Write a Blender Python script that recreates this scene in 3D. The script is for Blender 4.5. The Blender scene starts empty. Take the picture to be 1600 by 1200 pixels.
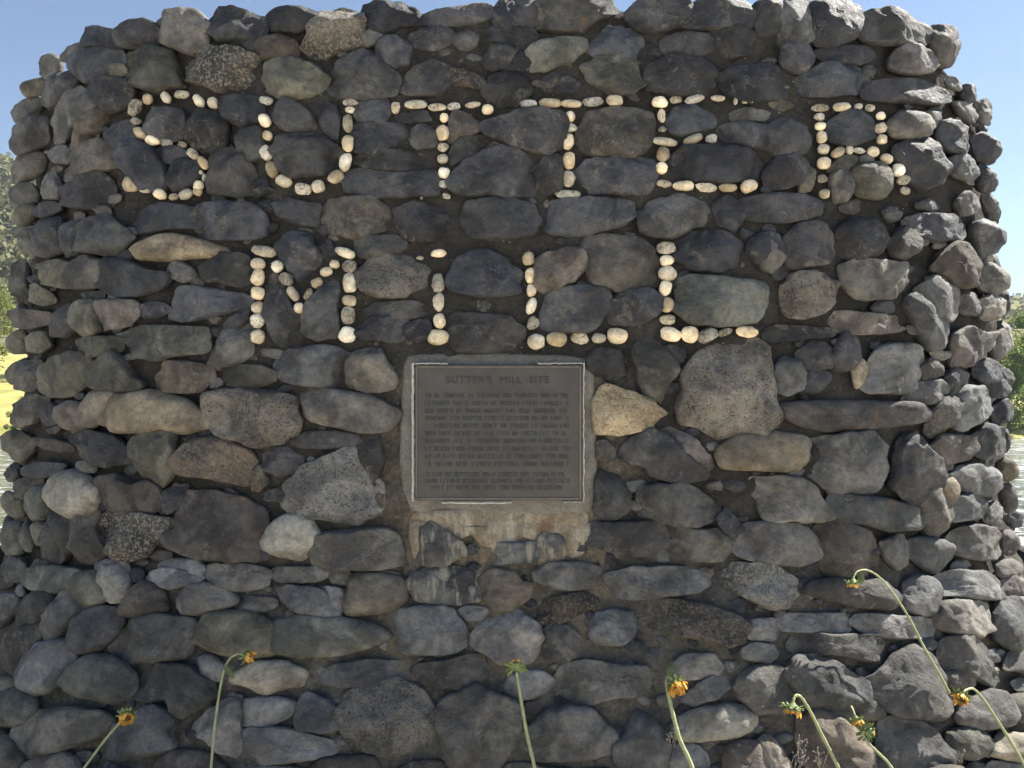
import bpy, bmesh, math, random
from mathutils import Vector, noise, Matrix
random.seed(7)
S = bpy.context.scene
C = S.collection
R = math.radians

# ------------------------------------------------------------ camera, sky, sun, exposure
EYE = Vector((0.0, -2.87, 1.6)); FPX = 1246.0; PITCH = R(1.15)
cam = bpy.data.cameras.new('camera'); cam.sensor_width = 36; cam.lens = FPX/1600*36
cam.clip_start = 0.05; cam.clip_end = 3000
co = bpy.data.objects.new('camera', cam); C.objects.link(co)
co.location = EYE; co.rotation_euler = (math.pi/2+PITCH, 0, 0); S.camera = co
SUN_AZ = R(68); SUN_EL = R(47)          # azimuth measured from +Y towards +X
w = bpy.data.worlds.new('World'); S.world = w; w.use_nodes = True
nt = w.node_tree; nt.nodes.clear()
sky = nt.nodes.new('ShaderNodeTexSky'); sky.sky_type = 'NISHITA'; sky.sun_disc = False
sky.sun_elevation = SUN_EL; sky.sun_rotation = SUN_AZ; sky.air_density = 1.0; sky.dust_density = .15; sky.ozone_density = 3.2
bg = nt.nodes.new('ShaderNodeBackground'); bg.inputs[1].default_value = 0.05
wo = nt.nodes.new('ShaderNodeOutputWorld')
nt.links.new(sky.outputs[0], bg.inputs[0]); nt.links.new(bg.outputs[0], wo.inputs[0])
sl = bpy.data.lights.new('sun', 'SUN'); sl.energy = 5.0; sl.angle = R(0.53); sl.color = (1, .95, .86)
so = bpy.data.objects.new('sun', sl); C.objects.link(so)
sd = Vector((math.sin(SUN_AZ)*math.cos(SUN_EL), math.cos(SUN_AZ)*math.cos(SUN_EL), math.sin(SUN_EL)))
so.rotation_euler = sd.to_track_quat('Z', 'Y').to_euler()
S.view_settings.view_transform = 'Standard'; S.view_settings.look = 'None'
S.view_settings.gamma = 1; S.view_settings.use_curve_mapping = False
S.view_settings.exposure = 1.6

# ------------------------------------------------------------ materials
def nodes(name):
    m = bpy.data.materials.new(name); m.use_nodes = True
    t = m.node_tree; b = t.nodes['Principled BSDF']
    return m, t, b
def N(t, typ, **k):
    n = t.nodes.new(typ)
    for a, v in k.items():
        if isinstance(a, str) and hasattr(n, a): setattr(n, a, v)
    return n
def noi(t, vec, scale, detail=5, rough=.6, dist=0):
    n = t.nodes.new('ShaderNodeTexNoise'); n.inputs['Scale'].default_value = scale
    n.inputs['Detail'].default_value = detail; n.inputs['Roughness'].default_value = rough
    n.inputs['Distortion'].default_value = dist
    t.links.new(vec, n.inputs['Vector']); return n.outputs['Fac']
def ramp(t, fac, a, b, ca=(0,0,0,1), cb=(1,1,1,1)):
    r = t.nodes.new('ShaderNodeValToRGB'); e = r.color_ramp.elements
    e[0].position = a; e[1].position = b; e[0].color = ca; e[1].color = cb
    t.links.new(fac, r.inputs[0]); return r.outputs[0]
def mix(t, f, a, b, typ='MIX'):
    m = t.nodes.new('ShaderNodeMix'); m.data_type = 'RGBA'; m.blend_type = typ
    for s, v in ((0, f), (6, a), (7, b)):
        if isinstance(v, (int, float)): m.inputs[s].default_value = v
        elif isinstance(v, tuple): m.inputs[s].default_value = (*v[:3], 1)
        else: t.links.new(v, m.inputs[s])
    return m.outputs[2]
def math_(t, op, a, b=0.0):
    m = t.nodes.new('ShaderNodeMath'); m.operation = op
    for i, v in enumerate((a, b)):
        if isinstance(v, (int, float)): m.inputs[i].default_value = v
        else: t.links.new(v, m.inputs[i])
    return m.outputs[0]
def coords(t, rnd=True, obj=True):
    tc = t.nodes.new('ShaderNodeTexCoord')
    if not rnd: return tc.outputs['Object'], None
    oi = t.nodes.new('ShaderNodeObjectInfo')
    sc = t.nodes.new('ShaderNodeVectorMath'); sc.operation = 'SCALE'; sc.inputs[0].default_value = (37, 91, 53)
    t.links.new(oi.outputs['Random'], sc.inputs['Scale'])
    ad = t.nodes.new('ShaderNodeVectorMath'); ad.operation = 'ADD'
    t.links.new(tc.outputs['Object'], ad.inputs[0]); t.links.new(sc.outputs[0], ad.inputs[1])
    return ad.outputs[0], oi.outputs['Random']
def bump(t, b, h, strength=.5, dist=.01, prev=None):
    n = t.nodes.new('ShaderNodeBump'); n.inputs['Strength'].default_value = strength
    n.inputs['Distance'].default_value = dist
    t.links.new(h, n.inputs['Height'])
    if prev: t.links.new(prev, n.inputs['Normal'])
    t.links.new(n.outputs[0], b.inputs['Normal']); return n.outputs[0]
def stone_mat(name, ca, cb, patch=(.14,.095,.06), pamt=.6, speck=None, samt=.5, pits=0, rough=.72, vein=0.0, bmp=.5, drip=None):
    m, t, b = nodes(name); v, rnd = coords(t)
    big = noi(t, v, 7, 4, .55, .6)
    col = mix(t, ramp(t, big, .40, .60), tuple(c*.82 for c in ca), tuple(c*1.15 for c in cb))
    # every stone a little lighter or darker than the next
    br = math_(t, 'ADD', math_(t, 'MULTIPLY', rnd, 1.0), .58)
    cc = t.nodes.new('ShaderNodeCombineColor')
    for i in range(3): t.links.new(br, cc.inputs[i])
    col = mix(t, 1, col, cc.outputs[0], 'MULTIPLY')
    col = mix(t, 1, col, ramp(t, math_(t, 'FRACT', math_(t, 'MULTIPLY', rnd, 7.31)), 0, 1, (1.04,1.0,.94,1), (.90,.98,1.11,1)), 'MULTIPLY')
    pn = noi(t, v, 13, 8, .7, 1.4)
    col = mix(t, math_(t, 'MULTIPLY', ramp(t, pn, .56, .68), pamt), col, patch)
    cr = math_(t, 'MULTIPLY', ramp(t, noi(t, v, 6, 7, .72, .8), .57, .62), ramp(t, noi(t, v, 55, 4, .7), .38, .58))
    col = mix(t, math_(t, 'MULTIPLY', cr, .42), col, (.27,.25,.21))
    mott = noi(t, v, 38, 10, .8)
    col = mix(t, .75, col, ramp(t, mott, .3, .72, (.25,.25,.26,1), (1.75,1.70,1.62,1)), 'MULTIPLY')
    fine = noi(t, v, 190, 4, .8)
    col = mix(t, math_(t, 'MULTIPLY', ramp(t, fine, .64, .72), .5), col, (.34,.33,.30))
    if speck:
        sp = noi(t, v, 95, 3, .6)
        col = mix(t, math_(t, 'MULTIPLY', ramp(t, sp, .50, .60), samt), col, speck)
        col = mix(t, math_(t, 'MULTIPLY', ramp(t, noi(t, v, 130, 2, .5), .60, .66), .7), col, (.035,.033,.03))
    if drip:
        mp = t.nodes.new('ShaderNodeMapping'); mp.inputs['Scale'].default_value = (1,1,.16); t.links.new(v, mp.inputs[0])
        col = mix(t, math_(t, 'MULTIPLY', ramp(t, noi(t, mp.outputs[0], 24, 6, .65), .50, .60), .85), col, drip)
    h = math_(t, 'ADD', math_(t, 'MULTIPLY', noi(t, v, 26, 8, .68), 1.0), math_(t, 'MULTIPLY', fine, .18))
    if vein:
        vn = noi(t, v, 6, 5, .6, 1.5)
        d = math_(t, 'ABSOLUTE', math_(t, 'SUBTRACT', vn, .5))
        col = mix(t, math_(t, 'MULTIPLY', ramp(t, d, .0, .009, (1,1,1,1), (0,0,0,1)), math_(t, 'MULTIPLY', ramp(t, noi(t, v, 9, 3), .52, .62), vein)), col, (.40,.39,.36))
    if pits:
        vo = t.nodes.new('ShaderNodeTexVoronoi'); vo.inputs['Scale'].default_value = 105
        t.links.new(v, vo.inputs['Vector'])
        pm = math_(t, 'MULTIPLY', ramp(t, vo.outputs['Distance'], .12, .34, (1,1,1,1), (0,0,0,1)), ramp(t, noi(t, v, 22, 4), .50, .64))
        h = math_(t, 'SUBTRACT', h, math_(t, 'MULTIPLY', pm, pits))
        col = mix(t, math_(t, 'MULTIPLY', pm, .45), col, (.05,.046,.042))
    t.links.new(col, b.inputs['Base Color'])
    t.links.new(ramp(t, mott, .3, .7, (rough-.14,)*3+(1,), (min(1,rough+.14),)*3+(1,)), b.inputs['Roughness'])
    b.inputs['Specular IOR Level'].default_value = .4
    bump(t, b, h, min(1.0, bmp*1.6), .028)
    return m
M = {}
M['d'] = stone_mat('dark blue grey stone', (.036,.037,.041), (.068,.069,.072), pamt=.35, vein=.35, rough=.62)
M['e'] = stone_mat('charcoal stone', (.108,.109,.109), (.18,.178,.17), patch=(.15,.12,.09), pamt=.5, vein=.3)  # low-course stones: their own grey, with glare and ground bounce painted into the colour
M['l'] = stone_mat('lime streaked stone', (.06,.06,.06), (.11,.108,.10), pamt=.4, drip=(.36,.33,.26))
M['g'] = stone_mat('grey stone', (.076,.075,.071), (.135,.131,.120), pamt=.5, vein=.3)
M['n'] = stone_mat('olive grey stone', (.082,.083,.068), (.145,.143,.115), pamt=.4)
M['b'] = stone_mat('brown grey stone', (.085,.075,.066), (.145,.128,.110), pamt=.8, patch=(.16,.10,.07))
M['t'] = stone_mat('tan stone', (.165,.138,.098), (.24,.205,.15), patch=(.12,.085,.055), pamt=.7, bmp=.4)
M['c'] = stone_mat('cream grey stone', (.15,.132,.10), (.235,.21,.16), pamt=.4, bmp=.35)
M['y'] = stone_mat('sandy granite', (.30,.24,.15), (.40,.33,.22), pamt=.3, speck=(.5,.44,.33), samt=.6, bmp=.5)
M['s'] = stone_mat('speckled stone', (.085,.08,.07), (.155,.145,.125), pamt=.5, speck=(.36,.33,.27), samt=.7, bmp=.9)
M['p'] = stone_mat('pitted stone', (.098,.092,.082), (.17,.16,.14), pamt=.5, speck=(.26,.24,.20), samt=.4, pits=1.6, bmp=.9)
M['r'] = stone_mat('rusty stone', (.08,.075,.07), (.16,.13,.10), patch=(.24,.15,.085), pamt=.7, speck=(.3,.27,.22), samt=.4, bmp=.9)
MAT_WHITE = stone_mat('white quartz pebble', (.62,.50,.32), (.80,.70,.51), patch=(.50,.36,.22), pamt=.45, bmp=.25, rough=.6)
MAT_WHITE_S = stone_mat('chipped quartz pebble', (.44,.38,.27), (.78,.70,.54), patch=(.05,.045,.04), pamt=.9, speck=(.75,.7,.6), samt=.5, bmp=.8, rough=.7)

def mortar_mat():
    m, t, b = nodes('mortar')
    tc = t.nodes.new('ShaderNodeTexCoord'); v = tc.outputs['Object']
    sep = t.nodes.new('ShaderNodeSeparateXYZ'); t.links.new(v, sep.inputs[0])
    z = sep.outputs[2]; x = sep.outputs[0]
    col = mix(t, ramp(t, noi(t, v, 5, 5, .6), .35, .65), (.047,.045,.042), (.098,.093,.084))
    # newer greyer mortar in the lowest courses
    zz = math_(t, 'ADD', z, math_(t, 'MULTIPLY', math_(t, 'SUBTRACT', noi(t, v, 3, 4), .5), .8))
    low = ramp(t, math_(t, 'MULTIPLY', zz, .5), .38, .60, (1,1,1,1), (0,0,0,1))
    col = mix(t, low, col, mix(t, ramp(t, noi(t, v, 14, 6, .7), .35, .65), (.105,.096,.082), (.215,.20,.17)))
    # lime run-off under the plaque
    ax = math_(t, 'ABSOLUTE', math_(t, 'ADD', x, .03))
    cem = math_(t, 'MULTIPLY', ramp(t, math_(t, 'ADD', ax, math_(t, 'MULTIPLY', noi(t, v, 7, 4), .3)), .50, .64, (1,1,1,1), (0,0,0,1)), math_(t, 'MULTIPLY', ramp(t, z, .62, .85), ramp(t, math_(t, 'MULTIPLY', z, .5), .82, .88, (1,1,1,1), (0,0,0,1))))
    col = mix(t, math_(t, 'MULTIPLY', cem, .85), col, mix(t, ramp(t, noi(t, v, 16, 7, .7), .35, .65), (.12,.105,.082), (.26,.235,.19)))
    sx = ramp(t, ax, .22, .42, (1,1,1,1), (0,0,0,1))
    sz = math_(t, 'MULTIPLY', ramp(t, z, .66, .95), ramp(t, math_(t, 'MULTIPLY', z, .5), .60, .65, (1,1,1,1), (0,0,0,1)))
    mp = t.nodes.new('ShaderNodeMapping'); mp.inputs['Scale'].default_value = (1,1,.25); t.links.new(v, mp.inputs[0])
    st = math_(t, 'MULTIPLY', math_(t, 'MULTIPLY', sx, sz), ramp(t, noi(t, mp.outputs[0], 22, 5, .6), .38, .58))
    col = mix(t, st, col, (.32,.27,.19))
    mott = noi(t, v, 60, 8, .8)
    col = mix(t, .8, col, ramp(t, mott, .3, .7, (.45,.45,.45,1), (1.6,1.55,1.5,1)), 'MULTIPLY')
    # grit and little white chips in the joints
    vo = t.nodes.new('ShaderNodeTexVoronoi'); vo.inputs['Scale'].default_value = 42; t.links.new(v, vo.inputs['Vector'])
    chip = math_(t, 'MULTIPLY', ramp(t, vo.outputs['Distance'], .10, .16, (1,1,1,1), (0,0,0,1)), ramp(t, noi(t, v, 30, 2), .56, .58))
    col = mix(t, chip, col, (.48,.45,.38))
    grit = noi(t, v, 230, 3, .8)
    col = mix(t, math_(t, 'MULTIPLY', ramp(t, grit, .62, .70), .5), col, (.26,.23,.19))
    t.links.new(col, b.inputs['Base Color']); b.inputs['Roughness'].default_value = .95
    b.inputs['Specular IOR Level'].default_value = .15
    h = math_(t, 'ADD', noi(t, v, 35, 9, .75), math_(t, 'MULTIPLY', chip, .3))
    bump(t, b, h, 1.0, .035)
    return m
M_MORTAR = mortar_mat()

def simple(name, ca, cb, scale=20, rough=.7, bmp=.3, bd=.003, metal=0, rnd=False, spec=.5, detail=6):
    m, t, b = nodes(name); v, _ = coords(t, rnd)
    f = noi(t, v, scale, detail, .65)
    t.links.new(mix(t, ramp(t, f, .3, .7), ca, cb), b.inputs['Base Color'])
    b.inputs['Roughness'].default_value = rough; b.inputs['Metallic'].default_value = metal
    b.inputs['Specular IOR Level'].default_value = spec
    if bmp: bump(t, b, noi(t, v, scale*3, 6, .7), bmp, bd)
    return m

# ------------------------------------------------------------ helpers
def prop(o, label=None, cat=None, group=None, kind=None):
    if label: o['label'] = label
    if cat: o['category'] = cat
    if group: o['group'] = group
    if kind: o['kind'] = kind
    return o
def empty(name, loc=(0,0,0)):
    o = bpy.data.objects.new(name, None); C.objects.link(o); o.location = loc; o.empty_display_size = .1; return o
def mobj(name, verts, faces, mat, parent=None, smooth=True, loc=(0,0,0)):
    me = bpy.data.meshes.new(name); me.from_pydata([tuple(p) for p in verts], [], faces); me.update()
    if mat: me.materials.append(mat)
    if smooth: me.polygons.foreach_set('use_smooth', [True]*len(me.polygons))
    o = bpy.data.objects.new(name, me); C.objects.link(o); o.location = loc
    if parent: o.parent = parent
    return o
def ray(px, py):
    d = Vector(((px-800)/FPX, 1.0, -(py-600)/FPX)); c, s = math.cos(PITCH), math.sin(PITCH)
    return Vector((d.x, d.y*c - d.z*s, d.y*s + d.z*c)).normalized()

# the monument's plan: a flat oval, slightly battered, its lowest courses splayed outward
A0, B0, NP, HTOP = 2.37, 1.40, 2.5, 3.02
def off(z): return .04*(3.04-z) + .30*max(0.0, 1.02-z)
def F(p, e=0.0):
    o = off(p.z)+e
    return (abs(p.x)/(A0+o))**NP + (abs(p.y-B0)/(B0+o))**NP - 1
def hit(px, py, e=0.0):
    d = ray(px, py); best = (9e9, None); t = 1.6; pf = None
    while t < 5.5:
        f = F(EYE+d*t, e)
        if f < best[0]: best = (f, t)
        if f <= 0:
            a, b = t-.05, t
            for _ in range(14):
                m_ = (a+b)/2
                if F(EYE+d*m_, e) <= 0: b = m_
                else: a = m_
            return EYE+d*b, d, True
        t += .05
    return EYE+d*best[1], d, False
def grad(p):
    h = 1e-3
    g = Vector([(F(p+Vector(v)*h)-F(p-Vector(v)*h)) for v in ((1,0,0),(0,1,0),(0,0,1))])
    return g.normalized()
def chaikin(P, it=2, k=.25):
    for _ in range(it):
        Q = []
        for i in range(len(P)):
            a, b = P[i], P[(i+1) % len(P)]
            Q += [(a[0]+(b[0]-a[0])*k, a[1]+(b[1]-a[1])*k), (a[0]+(b[0]-a[0])*(1-k), a[1]+(b[1]-a[1])*(1-k))]
        P = Q
    return P
def resample(P, n):
    L = [0]
    for i in range(len(P)):
        a, b = P[i], P[(i+1) % len(P)]; L.append(L[-1]+math.hypot(b[0]-a[0], b[1]-a[1]))
    tot = L[-1]; out = []; j = 0
    for i in range(n):
        s = tot*i/n
        while L[j+1] < s: j += 1
        a, b = P[j % len(P)], P[(j+1) % len(P)]; f = (s-L[j])/max(1e-9, L[j+1]-L[j])
        out.append((a[0]+(b[0]-a[0])*f, a[1]+(b[1]-a[1])*f))
    return out
def blob(P, H, rings=9, seed=0, facets=0, rough=.05, back=.8, p=2.6, q=2.0):
    """closed stone over outline P (local u,v); front height H, rounded back; returns verts (u,v,h), faces"""
    rg = random.Random(seed); n = len(P)
    cx = sum(a[0] for a in P)/n; cy = sum(a[1] for a in P)/n
    Rm = sum(math.hypot(a[0]-cx, a[1]-cy) for a in P)/n
    pl = []
    for k in range(facets):
        an = 2*math.pi*(k+rg.random()*.8)/max(1, facets)
        if k % 2: pl.append((math.cos(an), math.sin(an), rg.uniform(.9, 1.9), rg.uniform(.15, .6)))
        else: pl.append((math.cos(an), math.sin(an), rg.uniform(.25, .75), rg.uniform(-.5, .1)))
    tilt = (rg.uniform(-.16,.16), rg.uniform(-.16,.16))
    V = []; Fc = []; so3 = Vector((rg.random()*99, rg.random()*99, rg.random()*99))
    def add(r, i, front):
        u = cx+(P[i][0]-cx)*r; v = cy+(P[i][1]-cy)*r
        if front:
            h = H*(max(0, 1-r**p))**(1/q)
            a, b = (u-cx)/Rm, (v-cy)/Rm
            for (dx, dy, sl_, of_) in pl:
                h = min(h, H*(1.02-sl_*(a*dx+b*dy-of_)))
            h = max(h, -H*.15) if r < 1 else max(h, -H*.3)
            h += H*(tilt[0]*a+tilt[1]*b)*(1-r*r)
        else: h = -H*back*(max(0, 1-r**2.2))**.5
        vec = Vector((u, v, h)); s1 = noise.noise(vec*(1.1/Rm)+so3); s2 = noise.noise(vec*(3.2/Rm)+so3)
        k = rough*Rm
        V.append((u+(u-cx)*(s2+s1*.6)*rough*1.3, v+(v-cy)*(s2*.6-s1)*rough*1.3, h+k*(s1*1.1+s2*.75+noise.noise(vec*(7/Rm)+so3)*.35)))
    rs = [(1-(j/rings)**1.5) for j in range(rings)]      # dense near the rim
    rs = [math.sin(x*math.pi/2)**.9 if x < 1 else 1.0 for x in rs]
    for j, r in enumerate(rs):
        for i in range(n): add(r, i, True)
    add(0, 0, True); ctop = len(V)-1
    for j in range(rings-1):
        for i in range(n):
            i2 = (i+1) % n; a = j*n
            Fc.append((a+i, a+i2, a+n+i2, a+n+i))
    a = (rings-1)*n
    for i in range(n): Fc.append((a+i, a+(i+1) % n, ctop))
    prev = 0
    for r in (.93, .72, .4):
        st = len(V)
        for i in range(n): add(r, i, False)
        for i in range(n):
            i2 = (i+1) % n
            Fc.append((prev+i, st+i, st+i2, prev+i2))
        prev = st
    add(0, 0, False); cb = len(V)-1
    for i in range(n): Fc.append((prev+i, cb, prev+(i+1) % n))
    return V, Fc
def stone_at(poly_px, H=None, seed=0, facets=0, lift=.006, n=32, rings=8, rough=.05, e=0.0, p=2.6, q=2.0, clampH=(.018,.11), hk=.42, facing=.5, grow=0.0, ang=False):
    cx = sum(a[0] for a in poly_px)/len(poly_px); cy = sum(a[1] for a in poly_px)/len(poly_px)
    c, d, ok = hit(cx, cy, e); m = grad(c)
    if not ok:                                   # outline stone: it hangs on the flank
        c = c - m*0.0
    dt = -d.dot(m)
    if not ok or dt < .32: facing = .7
    if dt < facing:
        k = 0
        while -d.dot((m-d*k).normalized()) < facing: k += .02
        m = (m-d*k).normalized()
    u = Vector((0,0,1)).cross(m).normalized(); v = m.cross(u)
    c_, d_, ok_ = hit(cx, cy, e)
    if not ok_ or -d_.dot(grad(c_)) < .55: grow = min(grow, 2.5)
    cm = sum(math.hypot(a[0]-cx, a[1]-cy) for a in poly_px)/len(poly_px); gr = 1+grow/max(6, cm)
    poly_px = [(cx+(a-cx)*gr, cy+(b-cy)*gr) for a, b in poly_px]
    P3 = []
    for (x, y) in poly_px:
        r = ray(x, y); t = (c-EYE).dot(m)/r.dot(m); q3 = EYE+r*t-c
        P3.append((q3.dot(u), q3.dot(v)))
    P = resample(chaikin(P3, 1, .13) if ang else chaikin(chaikin(P3, 1, .16), 1, .25), n)
    ar = 0
    for i in range(n):
        a, b = P[i], P[(i+1) % n]; ar += a[0]*b[1]-a[1]*b[0]
    if ar < 0: P.reverse()
    us = [a[0] for a in P]; vs = [a[1] for a in P]
    mn = min(max(us)-min(us), max(vs)-min(vs))
    if H is None: H = max(clampH[0], min(clampH[1], mn*hk))
    if dt < .6: H *= .85; lift -= .004
    V, Fc = blob(P, H, rings, seed, facets, rough, back=1.0 if dt > .6 else 1.3, p=p, q=q)
    c = c + m*lift
    W = [u*a+v*b+m*h for a, b, h in V]
    return c, W, Fc, abs(ar)/2
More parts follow.
